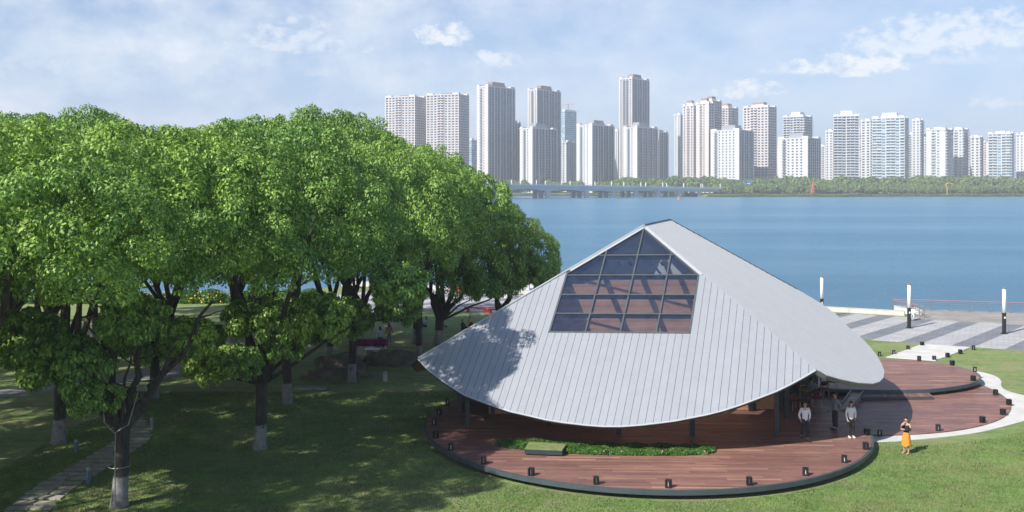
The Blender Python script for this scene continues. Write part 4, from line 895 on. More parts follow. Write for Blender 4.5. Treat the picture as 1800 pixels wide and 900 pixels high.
for i, (q, c) in enumerate((((915, 528), 'pinkcloth'), ((940, 522), 'whitecloth'))):
    p = U(*q); t = empty('parasol', p, ['pink parasol standing on the plaza', 'white parasol standing on the plaza'][i], 'parasol'); b = MB(); b.tube([(0, 0, 0), (0, 0, 2.2)], .03, 6); b.build('pole', M['steel'], t)
    b = MB(); b.tube([(0, 0, 1.85), (0, 0, 2.3)], [1.1, .05], 10, False); b.build('canopy', M[c], t)
p = U(809, 522); t = empty('round_sign', p, 'round red and white figure board on the plaza behind the limbs', 'sign'); b = MB(); b.tube([(0, .05, 1.1), (0, -.05, 1.1)], .9, 20); b.build('disc', M['whitecloth'], t); b = MB(); b.tube([(-.35, .09, 1.1), (-.35, -.09, 1.1)], .75, 16); b.build('red_disc', M['redcloth'], t)
b = MB(); b.box((0, 0, .15), (.9, .4, .3)); b.build('foot', M['steel'], t); b = MB(); b.box((.15, -.08, 1.7), (.5, .08, .8)); b.build('blue_panel', M['bluecloth'], t)

# ------------------------------------------------------------------ people
def skin_obj(name, V, E, rad, mat, parent, sub=1):
    me = bpy.data.meshes.new(name); me.from_pydata([tuple(v) for v in V], E, []); o = bpy.data.objects.new(name, me); C.objects.link(o)
    md_ = o.modifiers.new('s', 'SKIN'); md_.use_smooth_shade = True
    for i, r_ in enumerate(rad):
        sv = me.skin_vertices[0].data[i]; sv.radius = (r_, r_) if not hasattr(r_, '__len__') else r_; sv.use_root = (i == 0)
    if sub: o.modifiers.new('u', 'SUBSURF').levels = sub
    bpy.context.view_layer.update(); ev = o.evaluated_get(bpy.context.evaluated_depsgraph_get()); nm = bpy.data.meshes.new_from_object(ev)
    bpy.data.objects.remove(o); bpy.data.meshes.remove(me); nm.name = name; return link(name, nm, mat, parent)
def person(loc, yaw, label, top, bottom, shoes='black', h=1.7, pose='stand', arms='down', hair='short', skirt=None, bare=False, group=None, detail=True, extra=None):
    """facing -y before the turn by yaw"""
    k = h / 1.7; t = empty('person', loc, label, 'person', group, yaw); s = Vector
    sit = pose in ('sit', 'ground')
    zh = .93 if not sit else (.5 if pose == 'sit' else .14)
    J = {}
    J['pel'] = s((0, 0, zh)); J['wai'] = s((0, .01, zh + .16)); J['che'] = s((0, .015, zh + .38)); J['nb'] = s((0, .01, zh + .52)); J['neck'] = s((0, -.005, zh + .585)); J['hd'] = s((0, -.02, zh + .675)); J['ht'] = s((0, -.01, zh + .75))
    lean = .12 if pose == 'ground' else 0
    for q in (-1, 1):
        J['sh', q] = s((q * .17, .01, zh + .49)); 
        if arms == 'down' or (isinstance(arms, tuple) and arms[(q + 1) // 2] == 'down'): J['el', q] = s((q * .235, .02, zh + .2)); J['wr', q] = s((q * .245, -.05, zh - .05)); hd_ = s((q * .24, -.08, zh - .13))
        a_ = arms if isinstance(arms, str) else arms[(q + 1) // 2]
        if a_ == 'pocket': J['el', q] = s((q * .25, .07, zh + .2)); J['wr', q] = s((q * .205, .0, zh + .0)); hd_ = s((q * .15, -.0, zh - .1))
        if a_ == 'back': J['el', q] = s((q * .25, .13, zh + .22)); J['wr', q] = s((q * .06, .19, zh + .03)); hd_ = s((-q * .01, .2, zh - .02))
        if a_ == 'hold': J['el', q] = s((q * .25, .0, zh + .2)); J['wr', q] = s((q * .24, -.12, zh - .02)); hd_ = s((q * .22, -.17, zh - .08))
        if a_ == 'chin': J['el', q] = s((q * .2, -.14, zh + .24)); J['wr', q] = s((q * .07, -.2, zh + .47)); hd_ = s((q * .04, -.17, zh + .55))
        if a_ == 'cross': J['el', q] = s((q * .22, -.08, zh + .22)); J['wr', q] = s((-q * .03, -.2, zh + .25)); hd_ = s((-q * .1, -.2, zh + .26))
        if a_ == 'lap': J['el', q] = s((q * .24, -.08, zh + .22)); J['wr', q] = s((q * .12, -.3, zh + .15)); hd_ = s((q * .07, -.36, zh + .15))
        J['hand', q] = hd_
        J['hip', q] = s((q * .09, 0, zh - .04))
        if pose == 'stand': J['kn', q] = s((q * .1, -.01, .5)); J['an', q] = s((q * .1, .02, .08)); J['to', q] = s((q * .12, -.15, .035))
        if pose == 'walk': J['kn', q] = s((q * .09, -.12 * q - .05, .5)); J['an', q] = s((q * .07, -.16 * q + (.12 if q < 0 else 0), .09 + (.06 if q < 0 else 0))); J['to', q] = J['an', q] + s((q * .02, -.17, -.05 if q > 0 else -.11))
        if pose == 'sit': J['kn', q] = s((q * .12, -.43, .5)); J['an', q] = s((q * .12, -.42, .08)); J['to', q] = s((q * .12, -.58, .035))
        if pose == 'ground': J['kn', q] = s((q * .13, -.42, .42 if q < 0 else .22)); J['an', q] = s((q * .1, -.72, .09)); J['to', q] = s((q * .1, -.86, .14))
    for kk in J: J[kk] = J[kk] * k
    # body: one continuous skin from pelvis to head, fingers and toes
    V, E, Rr, ix = [], [], [], {}
    def add(key, pos, r_, par=None):
        ix[key] = len(V); V.append(pos); Rr.append(r_ * k if not hasattr(r_, '__len__') else (r_[0] * k, r_[1] * k))
        if par is not None: E.append((ix[par], ix[key]))
    add('pel', J['pel'], (.11, .085)); add('wai', J['wai'], (.1, .075), 'pel'); add('che', J['che'], (.12, .085), 'wai'); add('nb', J['nb'], (.07, .06), 'che'); add('neck', J['neck'], .052, 'nb'); add('hd', J['hd'], (.08, .092), 'neck'); add('ht', J['ht'], (.066, .075), 'hd')
    for q in (-1, 1):
        add(('sh', q), J['sh', q], .06, 'che'); add(('el', q), J['el', q], .042, ('sh', q)); add(('wr', q), J['wr', q], .028, ('el', q)); add(('hand', q), J['hand', q], .036, ('wr', q))
        if detail:
            d = (J['hand', q] - J['wr', q]).normalized(); sdv = d.cross(s((0, 1, 0))).normalized() if abs(d.y) < .9 else s((1, 0, 0))
            for f_i in range(4):
                o_ = sdv * ((f_i - 1.5) * .02 * k); l = (.06, .072, .068, .05)[f_i] * k; add(('f', q, f_i), J['hand', q] + d * .03 * k + o_, .0095, ('hand', q)); add(('g', q, f_i), J['hand', q] + d * (.03 * k + l) + o_ * 1.15 + s((0, -.012, 0)), .008, ('f', q, f_i))
            add(('t', q), J['hand', q] - d * .01 + s((0, -.04, 0)) * k, .011, ('hand', q))
        add(('hip', q), J['hip', q], .085, 'pel'); add(('kn', q), J['kn', q], .055, ('hip', q)); add(('an', q), J['an', q], .038, ('kn', q)); add(('to', q), J['to', q], .034, ('an', q))
    skin_obj('body', V, E, Rr, M['skin'], t, 1)
    # shirt over chest and arms
    V, E, Rr, ix = [], [], [], {}
    add('wai0', J['pel'] + s((0, 0, -.12)), (.15, .12)); add('wai', J['wai'], (.142, .11), 'wai0'); add('che', J['che'], (.162, .12), 'wai')
    if not bare: add('nb', J['nb'] + s((0, 0, -.03)), (.085, .07), 'che')
    for q in (-1, 1):
        add(('sh', q), J['sh', q] + s((0, 0, -.05 if bare else 0)), .07, 'che'); add(('el', q), J['el', q], .052, ('sh', q)); add(('wr', q), J['el', q].lerp(J['wr', q], .95), .042, ('el', q))
    skin_obj('shirt', V, E, Rr, top, t, 1)
    V, E, Rr, ix = [], [], [], {}
    if skirt:
        b = MB(); zz = [zh * 1 + .1, zh - .05, zh - .3, .42]; rr = [.14, .175, .2, .235]; 
        nseg = 20
        for i_, (z_, r_) in enumerate(zip(zz, rr)):
            for a in range(nseg): al = 6.283 * a / nseg; w_ = r_ * (1 + .1 * math.sin(5 * al) * (i_ / 3)); b.v.append((math.cos(al) * w_ * k, math.sin(al) * w_ * .8 * k, (z_ - (.05 * math.sin(3 * al) if i_ == 3 else 0)) * k))
        for i_ in range(3):
            for a in range(nseg): b.f.append((i_ * nseg + a, i_ * nseg + (a + 1) % nseg, (i_ + 1) * nseg + (a + 1) % nseg, (i_ + 1) * nseg + a)[::-1]); b.mi.append(0)
        b.build('skirt', bottom, t, True)
    else:
        add('top', J['pel'] + s((0, 0, .1)), (.125, .095)); add('pel', J['pel'] + s((0, 0, .0)), (.15, .115), 'top')
        for q in (-1, 1): add(('hip', q), J['hip', q] - s((0, 0, .03)), .105, 'pel'); add(('kn', q), J['kn', q], .078, ('hip', q)); add(('an', q), J['kn', q].lerp(J['an', q], .9), .068, ('kn', q))
        skin_obj('trousers', V, E, Rr, bottom, t, 1)
    for q in (-1, 1):
        b = MB(); c = (J['an', q] + J['to', q]) / 2 + s((0, -.01, -.005)); b.ball(c, (.05, .14, .05), 8, 5); b.build('shoe', M[shoes], t, True)
    # head details: nose, ears, eyes, hair
    hc = J['hd'] + s((0, .0, .03 * k)); b = MB(); b.ball(hc + s((0, .012, .028)) * k, (.094 * k, .104 * k, .1 * k), 12, 8)
    me = b.mesh('hair', True); hb = link('hair', me, M['hair'], t)
    for v in me.vertices:
        rel = v.co - hc
        if rel.y < -.02 and rel.z < .055: v.co.y += .06
    if hair == 'long': b = MB(); b.ball(hc + s((0, .055, -.09)), (.1, .055, .19), 10, 8); b.build('long_hair', M['hair'], t, True)
    if hair == 'bun': b = MB(); b.ball(hc + s((0, .11, .03)), .045, 8, 6); b.build('hair_bun', M['hair'], t, True)
    if detail:
        b = MB(); b.ball(hc + s((0, -.1, -.025)), (.013, .02, .02), 6, 4)
        for q in (-1, 1): b.ball(hc + s((q * .085, .01, -.02)), (.012, .022, .03), 6, 4)
        b.build('nose_and_ears', M['skin'], t, True)
        b = MB()
        for q in (-1, 1): b.ball(hc + s((q * .032, -.088, .003)), (.012, .008, .007), 6, 4)
        b.build('eyes', M['black'], t); b = MB(); b.ball(hc + s((0, -.09, -.06)), (.022, .008, .007), 6, 4); b.build('mouth', M['maroon'], t)
    return t, J
cW, cWh, cG, cN, cB, cO = cloth('white_shirt', (.8, .81, .85)), cloth('white_blouse', (.8, .78, .78)), cloth('grey_blue_shirt', (.2, .24, .3)), cloth('navy_trousers', (.02, .026, .04)), cloth('black_cloth', (.014, .014, .016)), cloth('orange_skirt', (.62, .25, .03))
cY, cD, cP, cJ = cloth('yellow_jacket', (.75, .45, .12)), cloth('denim', (.1, .16, .25)), cloth('pale_shirt', (.5, .56, .62)), cloth('brown_jacket', (.25, .14, .1))
person(U(1415, 774, 0), .05, 'man in white shirt and dark trousers walking forward, hands in pockets', cW, cN, h=1.76, pose='walk', arms='pocket')
person(U(1468, 756, 0), -1.3, 'man in grey blue shirt turned away in the roof shade, hand behind back', cG, cN, h=1.78, pose='stand', arms='back')
t_, J_ = person(U(1496, 770, 0), .1, 'long haired woman in white blouse and black trousers holding a dark cup', cWh, cB, shoes='white', h=1.68, arms=('hold', 'pocket'), hair='long')
b = MB(); b.tube([tuple(J_['hand', -1] + Vector((0, -.03, -.16))), tuple(J_['hand', -1] + Vector((0, -.03, -.02)))], [.04, .05], 10); cup = b.build('cup', M['black']); cup.location = t_.location; cup.rotation_euler = t_.rotation_euler; tag(cup, 'dark drinking cup in the hand of the long haired woman', 'cup')
person(U(1593, 798), -.75, 'woman in black top and orange skirt standing on the sunny lawn', cB, cO, shoes='skin', h=1.64, arms=('chin', 'cross'), hair='bun', skirt=True, bare=True)
person(U(1604, 563) + Vector((0, 0, .05)), -.4, 'person in pale trousers sitting on the kerb behind the middle light column', cWh, cP, h=1.6, pose='sit', arms='lap', hair='long', detail=False)
person(U(684, 607), 3.4, 'woman with brown top and backpack standing on the lawn behind the flowers', cJ, cD, h=1.66, hair='long', detail=False)
person(U(668, 612), -2.6, 'person in pale blue jacket over black clothes by the magenta flowers', cP, cN, h=1.6, hair='long', detail=False)
person(U(565, 596), .4, 'person in dark trousers on the grey walk, left of the others', cP, cB, h=1.68, pose='walk', detail=False)
person(U(596, 588), .2, 'walker in black with pale shoes on the grey walk between two trunks', cB, cB, shoes='white', h=1.66, pose='walk', detail=False)
person(U(610, 586), -.2, 'walker in dark coat close behind another on the grey walk', cN, cN, h=1.7, pose='walk', detail=False)
person(U(749, 575), -1.2, 'woman in pale jacket sitting on the grass between two trunks', cP, cN, h=1.62, pose='ground', arms='lap', hair='long', detail=False)
person(U(773, 575), .9, 'person in pale top sitting on the grass behind the spreading tree', cWh, cD, h=1.62, pose='ground', arms='lap', detail=False)
person(U(826, 574), .6, 'man in yellow jacket squatting on the lawn above the roof slope', cY, cN, h=1.7, pose='ground', arms='lap', detail=False)
person(U(813, 579), .9, 'dark haired head and shoulders just above the roof slope, beside the yellow jacket', cB, cN, h=1.5, pose='ground', arms='lap', detail=False)
# café furniture
def chair(p, rz, lab):
    t = empty('chair', p, lab, 'chair', 'cafe chairs under the roof', rz)
    for sx in (-.23, .23):
        b = MB(); b.bar((sx, -.23, 0), (sx * .95, -.21, .44), .035, .035); b.build('leg', M['palewood'], t); b = MB(); b.bar((sx, .25, 0), (sx * .95, .2, .78), .035, .035); b.build('leg', M['palewood'], t); b = MB(); b.bar((sx, -.23, .64), (sx, .22, .66), .04, .03); b.build('arm', M['palewood'], t)
    b = MB(); b.box((0, 0, .45), (.48, .46, .07)); b.build('seat', M['maroon'], t); b = MB(); b.tube([(-.22, .2, .66), (-.12, .235, .68), (0, .245, .69), (.12, .235, .68), (.22, .2, .66)], [.1, .13, .14, .13, .1], 8); b.build('backrest', M['maroon'], t)
CH = (((1396, 720), .25, 'maroon chair nearest the column, its pale legs in front of the first table'), ((1435, 714), -.1, 'maroon chair in the middle with its back to the camera'), ((1446, 697), -.9, 'maroon chair right of the seated man'), ((1462, 684), -.6, 'maroon chair farthest right under the roof edge'), ((1405, 697), 2.2, 'chair left of the seated man in deep shade'), ((1420, 682), 3.0, 'rearmost chair in the dark of the cafe'))
for q, rz, lab in CH: chair(U(*q, 0), rz, lab)
for q, lab in (((1417, 708), 'round cafe table between the two nearest chairs'), ((1443, 684), 'round cafe table farther back in the shade')):
    t = empty('cafe_table', U(*q, 0), lab, 'table', 'cafe tables under the roof'); b = MB(); b.tube([(0, 0, .71), (0, 0, .74)], .42, 20); b.build('table_top', M['palewood'], t); b = MB(); b.tube([(0, 0, 0), (0, 0, .71)], .035, 8); b.tube([(0, 0, 0), (0, 0, .03)], .24, 14); b.build('pedestal', M['black'], t)
person(U(1427, 706, 0), 2.7, 'man in grey shirt seated at the first cafe table', cG, cN, h=1.7, pose='sit', arms='lap', detail=False)

# ------------------------------------------------------------------ bridge
br = empty('lake_bridge', (0, 0, 0), 'long grey road bridge on piers crossing the lake', 'bridge')
def bp(px): # right-hand kerb line of the bridge
    t = (px - 905) / (1300 - 905); Y = 835 + (985 - 835) * max(t, -2); zt = 10.4 - 4.2 * max(0, t) ** 1.2 if t > 0 else 10.4; return Vector(((px - PX0) * Y / FPX, Y, zt))
pxs = list(range(560, 1330, 11)); b = MB(); ln_ = [bp(px) for px in pxs]; dirv = (ln_[-1] - ln_[0]).normalized(); back = Vector((-dirv.y, dirv.x, 0)).normalized()
if back.y < 0: back = -back
piers = [838, 890, 942, 987, 1034, 1081, 1121, 1160, 1197, 1233]
front_px = [782, 838, 886, 966, 1034, 1081, 1121, 1160, 1197, 1233]
def haunch(px):
    d = min(abs(px - q) for q in front_px); return 2.2 + (1.7 * max(0, 1 - d / 28) if px < 1110 else .3)
for i in range(len(pxs) - 1):
    P, Q = ln_[i], ln_[i + 1]; hp, hq = haunch(pxs[i]), haunch(pxs[i + 1]); Wd = back * 26
    b.add([P, Q, Q - Vector((0, 0, 1.3)), P - Vector((0, 0, 1.3)), P + Wd, Q + Wd, Q + Wd - Vector((0, 0, 1.3)), P + Wd - Vector((0, 0, 1.3))], [(0, 3, 2, 1), (0, 1, 5, 4), (4, 5, 6, 7), (3, 7, 6, 2)])
b.build('bridge_deck', M['bridge'], br)
b = MB()
for i in range(len(pxs) - 1):
    P, Q = ln_[i] - Vector((0, 0, 1.3)) + back * 1.6, ln_[i + 1] - Vector((0, 0, 1.3)) + back * 1.6; hp, hq = Vector((0, 0, haunch(pxs[i]))), Vector((0, 0, haunch(pxs[i + 1]))); Wd = back * 21
    b.add([P, Q, Q - hq, P - hp, P + Wd, Q + Wd, Q + Wd - hq, P + Wd - hp], [(0, 3, 2, 1), (4, 5, 6, 7), (3, 7, 6, 2)])
b.build('girder', M['bridge'], br)
for px in front_px + [735, 690]:
    for k_, wd in ((2.6, 4.4), (12.5, 3.6), (21, 3.6)):
        P = bp(px) + back * k_; zt = P.z - 2.0; b = MB(); b.box((P.x, P.y, (zt + WZ - 1) / 2), (wd, 2.2, zt - WZ + 1), rz=math.atan2(dirv.y, dirv.x)); b.build('pier', M['bridgelight'], br)
b = MB()
for i in range(len(pxs) - 1):
    P, Q = ln_[i], ln_[i + 1]
    b.bar(P + Vector((0, 0, .25)), Q + Vector((0, 0, .25)), .3, .5)
    for zz in (.8, 1.15, 1.5): b.bar(P + Vector((0, 0, zz)), Q + Vector((0, 0, zz)), .08, .1)
    for k_ in range(6): R_ = P.lerp(Q, k_ / 6); b.box((R_.x, R_.y, R_.z + .55), (.14, .14, 1.1))
tag(b.build('parapet_rail', M['bridge'], br), kind='stuff')
for i, px in enumerate(list(range(724, 1090, 44)) + [1127, 1166, 1203, 1233, 1267]):
    P = bp(px) + back * .8; b = MB(); b.box((P.x, P.y, P.z + 2.3), (.8, .8, 4.6)); b.build('white_pillar', M['white'], br)
    P = bp(px) + back * 24; b = MB(); b.box((P.x, P.y, P.z + 2.3), (.8, .8, 4.6)); b.build('white_pillar', M['white'], br)
for px in range(740, 1300, 36):
    P = bp(px + 9) + back * 13; b = MB(); b.tube([P, P + Vector((0, 0, 9.5))], .14, 5); b.bar(P + Vector((-2.4, 0, 9.7)), P + Vector((2.4, 0, 9.7)), .2, .14); b.build('road_lamp', M['steel'], br)
# channel marker, signs and cranes
p = U(1193, 351, WZ); t = empty('buoy', p, 'small orange buoy floating in front of the bridge', 'buoy'); M['orange'] = simple('orange_plastic', (.8, .2, .06), .5, .1); b = MB(); b.tube([(0, 0, -.2), (0, 0, .6), (0, 0, .9), (0, 0, 2.2)], [1.1, 1.1, .5, .3], 10); b.build('float', M['orange'], t)
def on(px, py, Y): return PP(px, py, Y)
p = on(1315, 334, 990); t = empty('road_sign', (p.x, p.y, 1), 'blue road sign above the far shore trees', 'sign'); b = MB(); b.box((0, -.2, 10.5), (8.8, .3, 3.2)); b.build('sign_board', M['blue'], t); b = MB(); b.box((3.2, .2, 6), (.4, .4, 12)); b.build('post', M['steel'], t); b = MB(); b.box((.6, -.4, 10.6), (3.5, .05, .8)); b.build('lettering_bar', M['white'], t)
p = on(1428, 340, 965); t = empty('red_sculpture', (p.x, p.y, .5), 'slender red lattice sculpture on the far bank', 'sculpture'); M['coral'] = simple('coral_paint', (.75, .1, .09), .5, .1)
for a in range(4): b = MB(); al = math.pi / 4 + a * math.pi / 2; b.bar((1.9 * math.cos(al), 1.9 * math.sin(al), 0), (.9, 0, 13.5), .5, .5); b.build('leg', M['coral'], t)
for zz in (3, 6, 9): b = MB(); b.box((.3 * zz / 4, 0, zz), (2.6 - zz * .2, 2.6 - zz * .2, .4)); b.build('brace', M['coral'], t)
p = on(1665, 336, 960); t = empty('yellow_sculpture', (p.x, p.y, .5), 'yellow hook shaped mast on the far bank', 'sculpture'); b = MB(); b.tube([(0, 0, 0), (0, 0, 7.5), (-1, 0, 9), (-.6, 0, 11)], .4, 6); b.tube([(-.6, 0, 11), (2.5, 0, 11.6), (5.5, 0, 10.6)], .45, 6); b.build('mast', M['yellow'], t)
# ------------------------------------------------------------------ far shore trees
FT = [crown_mesh('far_crown', 31 + k, (6, 6, 4.6), 46, 30, (1.5, 1.1), (.22, .36), -.6, .8, 8) for k in range(4)]
for m_ in FT: m_.materials.append(M['farleaf'])
fg = random.Random(9)
TR = MB(); TR.tube([(0, 0, -1), (0, 0, 7)], [.4, .2], 6); TRm = TR.mesh('far_trunk'); TRm.materials.append(M['bark'])
def far_tree(x, y, z0, s, hs, lab, grp):
    t = empty('park_tree', (x, y, z0), lab, 'tree', grp); o = link('crown', FT[fg.randrange(4)], None, t); o.location = (0, 0, 6.5 * hs); o.scale = (s, s, hs); o.rotation_euler.z = fg.uniform(0, 6.28); o = link('trunk', TRm, None, t)
for i in range(118):      # the front row, tree by tree
    px = 1262 + i * 5.2 + fg.uniform(-2, 2); Y = 978 + fg.uniform(-4, 9); hs = fg.uniform(.72, 1.12); far_tree((px - 900) * Y / FPX, Y, .3, hs * 1.02, hs * .95, 'rounded green tree in the front row along the far shore', 'front row of park trees on the far shore')
for i in range(120):
    px = 1085 + i * 6.6 + fg.uniform(-3, 3); Y = 1018 + fg.uniform(-12, 18); hs = fg.uniform(1.1, 1.62); far_tree((px - 900) * Y / FPX, Y, 1, hs, hs, 'tall green tree in the back row of the far shore park', 'back row of park trees on the far shore')
for i in range(34):
    px = 895 + i * 7.4 + fg.uniform(-3, 3); Y = 1085 + fg.uniform(-6, 10); hs = fg.uniform(.9, 1.35); far_tree((px - 900) * Y / FPX, Y, 1, hs, hs, 'green tree seen beyond the bridge', 'trees beyond the bridge')
# reeds and low bushes by the water (uncountable)
n = 26000; px = np.concatenate([rng.uniform(1255, 2000, n), rng.uniform(560, 1260, n // 2)]); n = len(px); xs = (px - 900) * 962 / FPX
Yb = np.array([shore_y(float(a)) for a in xs]) + rng.uniform(1.5, 9, n); hgt = WZ + .6 + rng.random(n) * (1.6 + 1.2 * np.sin(xs * .06) ** 2)
V = leaf_cloud(np.c_[xs, Yb, hgt], np.tile([-.3, -.6, .6], (n, 1)), 1.3, .7, .6); M['reed'] = leaf_mat('reeds', (.07, .12, .03), (.2, .22, .09), .1, .8); tag(link('reeds', quads_mesh('reeds', V), M['reed']), 'reeds and low bushes along the far waterline', 'reeds', kind='stuff')
# ------------------------------------------------------------------ towers
def facade(name, wall, glassc): return simple(name, wall, .75, .06, .05, coord='World')
TW = {'tan': simple('tan_stone_facade', (.62, .58, .56), .75, .05, .04, coord='World'), 'tandark': simple('brown_stone_shaded_facade', (.2, .2, .225), .75, .08, .04, coord='World'), 'white': simple('white_render_facade', (.62, .62, .62), .75, .05, .04, coord='World'),  # tandark: brown stone, coloured darker and bluer as the shaded face
      'pink': simple('pinkish_facade', (.64, .58, .56), .75, .05, .04, coord='World'), 'grey': simple('grey_shaded_facade', (.3, .32, .36), .75, .06, .04, coord='World'), 'cap': simple('brown_roof_cap', (.3, .22, .2), .8, .1, .05, coord='World'), 'spandrel': simple('grey_spandrel', (.26, .27, .3), .7, .08, .05, coord='World')}  # grey: body of the pale blocks, shade of the right face painted in
def winmat(name, lo, hi):
    m, nt, b = nodes(name); g = nt.nodes.new('ShaderNodeNewGeometry'); nt.links.new(ramp(nt, g.outputs['Random Per Island'], [(0, lo), (.8, hi), (1, tuple(x * 1.8 for x in hi))]), b.inputs['Base Color']); b.inputs['Roughness'].default_value = .15; return m
M['win'] = winmat('tower_window_glass', (.02, .04, .075), (.06, .1, .17)); M['winblue'] = winmat('blue_window_glass', (.09, .16, .22), (.18, .28, .36)); M['curtain'] = winmat('curtain_wall_glass', (.1, .2, .32), (.2, .36, .52))
def tower(label, l, m_, r, top, Y, wall='tan', style='pilaster', ang=50, side=None, side_style='gable', capw=.45, win='win', steps=1, extra=None):
    """l, m_, r: left edge, near corner and right edge as seen from the lake"""
    a = R(ang); scale = Y / FPX; WR = (r - m_) * scale / math.cos(a); WL = (m_ - l) * scale / math.sin(a)
    WR = max(WR, 9); WL = max(WL, 9); H = CZ + (HY - top) * scale - 1.0; org = Vector(((m_ - PX0) * scale, Y, 1.0))
    t = empty('tower_block', org, label, 'tower'); ur = Vector((math.cos(a), math.sin(a), 0)); ul = Vector((-math.sin(a), math.cos(a), 0)); nf = int(H / 3.05); fh = H / nf
    wm = TW[wall]; sm = TW[side or wall]
    b = MB(); b.prism([(0, 0), (ur * WR)[:2], (ur * WR + ul * WL)[:2], (ul * WL)[:2]], 0, H); b.build('wall', wm, t)
    if side and side != wall:
        b = MB(); c = ul * (WL / 2) + Vector((-math.cos(a), -math.sin(a), 0)) * .0; b.box((c.x, c.y, H / 2 - .1), (WL + .1, .3, H - .1), rz=math.atan2(ul.y, ul.x)); b.build('sunlit_side_cladding', TW['white' if wall in ('white', 'grey') else side], t)  # paler slab, puts the sunlit tone of the left face into its colour
    wi, pi, ba = MB(), MB(), MB()
    def face(o, d, W_, nrm, st, hh=H, z0=0):
        nb_ = max(2, round(W_ / (5.4 if st in ('pilaster', 'ribs') else 4.7))); bw_ = W_ / nb_; floors = int((hh - z0) / fh)
        for i in range(nb_ + 1):
            if st in ('pilaster', 'grid', 'ribs'):
                wdt = {'pilaster': 1.5 if i % 2 == 0 else .7, 'grid': .8, 'ribs': 1.1}[st] * (1.6 if i in (0, nb_) else 1); dp = .9 if (st == 'pilaster' and i % 2 == 0) else .5
                c = o + d * (i * bw_) + nrm * (dp / 2 - .1); pi.box((c.x, c.y, z0 + (hh - z0) / 2), (wdt, dp, hh - z0), rz=math.atan2(d.y, d.x))
        for f_ in range(floors):
            z = z0 + f_ * fh + .95
            for i in range(nb_):
                if st == 'gable' and nb_ > 3 and i in (0, nb_ - 1): continue
                gap = {'pilaster': .95, 'grid': 1.0, 'gable': 1.35, 'balcony': .5, 'ribs': .8, 'curtain': .12}[st]; hgt = {'pilaster': 1.8, 'grid': 1.65, 'gable': 1.5, 'balcony': 2.0, 'ribs': 1.9, 'curtain': 2.2}[st]
                p0 = o + d * (i * bw_ + gap) + nrm * .2; p1 = o + d * ((i + 1) * bw_ - gap) + nrm * .2; z1 = z + hgt
                wi.face([(p0.x, p0.y, z), (p1.x, p1.y, z), (p1.x, p1.y, z1), (p0.x, p0.y, z1)])
                if st == 'balcony' and i % 3 != 2 or (st == 'grid' and i in (nb_ // 2, nb_ // 2 - 1)) or (st == 'gable' and W_ > 14 and i == 1):
                    c = (p0 + p1) / 2 + nrm * .7; ba.box((c.x, c.y, z - .45), (bw_ * .94, 1.5, 1.0), rz=math.atan2(d.y, d.x))
            if st in ('pilaster', 'ribs'):
                c = o + d * (W_ / 2) + nrm * .1; ba.box((c.x, c.y, z - .5), (W_ * .98, .34, .55), rz=math.atan2(d.y, d.x))
    nR = Vector((math.sin(a), -math.cos(a), 0)); nL = Vector((-math.cos(a), -math.sin(a), 0))
    face(Vector((0, 0, 0)), ur, WR, nR, style); face(ul * WL, -ul, WL, nL, side_style)
    tag(wi.build('window', M[win], t), kind='stuff')
    if pi.v: tag(pi.build('pilaster', sm, t), kind='stuff')
    if ba.v: tag(ba.build('balcony', wm if style == 'balcony' or side_style == 'balcony' else TW['spandrel'] if wall in ('tan', 'tandark', 'grey') else wm, t), kind='stuff')
    # crown of the tower: parapet, set-back storeys, lift house and corner fins
    b = MB(); ct = (ur * WR + ul * WL) / 2
    b.prism([(-.5 * ur - .5 * ul)[:2], (ur * (WR + .5) - .5 * ul)[:2], (ur * (WR + .5) + ul * (WL + .5))[:2], (ul * (WL + .5) - .5 * ur)[:2]], H - .2, H + .9); b.build('parapet', sm, t)
    for k_ in range(steps):
        s_ = .5; z0 = H + .9 + k_ * 3.2; b = MB(); q = [ct + (v - ct) * s_ for v in (Vector((0, 0, 0)), ur * WR, ur * WR + ul * WL, ul * WL)]; b.prism([v[:2] for v in q], z0, z0 + 3.1); b.build('setback', TW['cap'] if wall in ('tan', 'tandark') else wm, t)
    b = MB(); q = [ct + (v - ct) * capw for v in (Vector((0, 0, 0)), ur * WR, ur * WR + ul * WL, ul * WL)]; zc = H + .9 + steps * 3.1; b.prism([v[:2] for v in q], zc, zc + 2.6); b.build('lift_house', TW['cap'] if wall in ('tan', 'tandark', 'pink') else wm, t)
    for c, (da, db) in ((Vector((0, 0, 0)), (ur, ul)), (ur * WR, (-ur, ul)), (ul * WL, (ur, -ul))):
        b = MB(); b.prism(ccw([c[:2], (c + da * WR * .16)[:2], (c + da * WR * .16 + db * WL * .2)[:2], (c + db * WL * .2)[:2]]), H + .91, H + 2.6); b.build('corner_fin', sm, t)
    return t, H
tower('tan slab tower farthest left with a full window grid', 675, 729, 745, 170, 1180, 'pink', 'grid', 68, side_style='grid', steps=0, capw=.3)
tower('tan slab tower second from the left with a full window grid', 748, 806, 822, 166, 1170, 'pink', 'grid', 68, side_style='grid', steps=0, capw=.3)
tower('tall brown and cream tower rising behind the grove edge', 838, 858, 905, 152, 1080, 'tandark', 'pilaster', 50, 'tan', steps=1)
tower('lower brown wing at the right of the grove edge tower', 893, 897, 915, 216, 1140, 'tandark', 'pilaster', 50, 'tan', steps=0, capw=.6)
tower('tall brown topped tower behind a lower cream block, left of the glass tower', 928, 944, 987, 158, 1160, 'tandark', 'pilaster', 50, 'tan')
tower('lower cream block in front of the brown topped tower', 914, 936, 981, 226, 1075, 'grey', 'pilaster', 50, 'tan', steps=1)
t_, H_ = tower('blue glass tower still being built with a crane on its roof', 986, 993, 1015, 196, 1500, 'white', 'curtain', 50, side_style='curtain', win='curtain', steps=0, capw=.8)
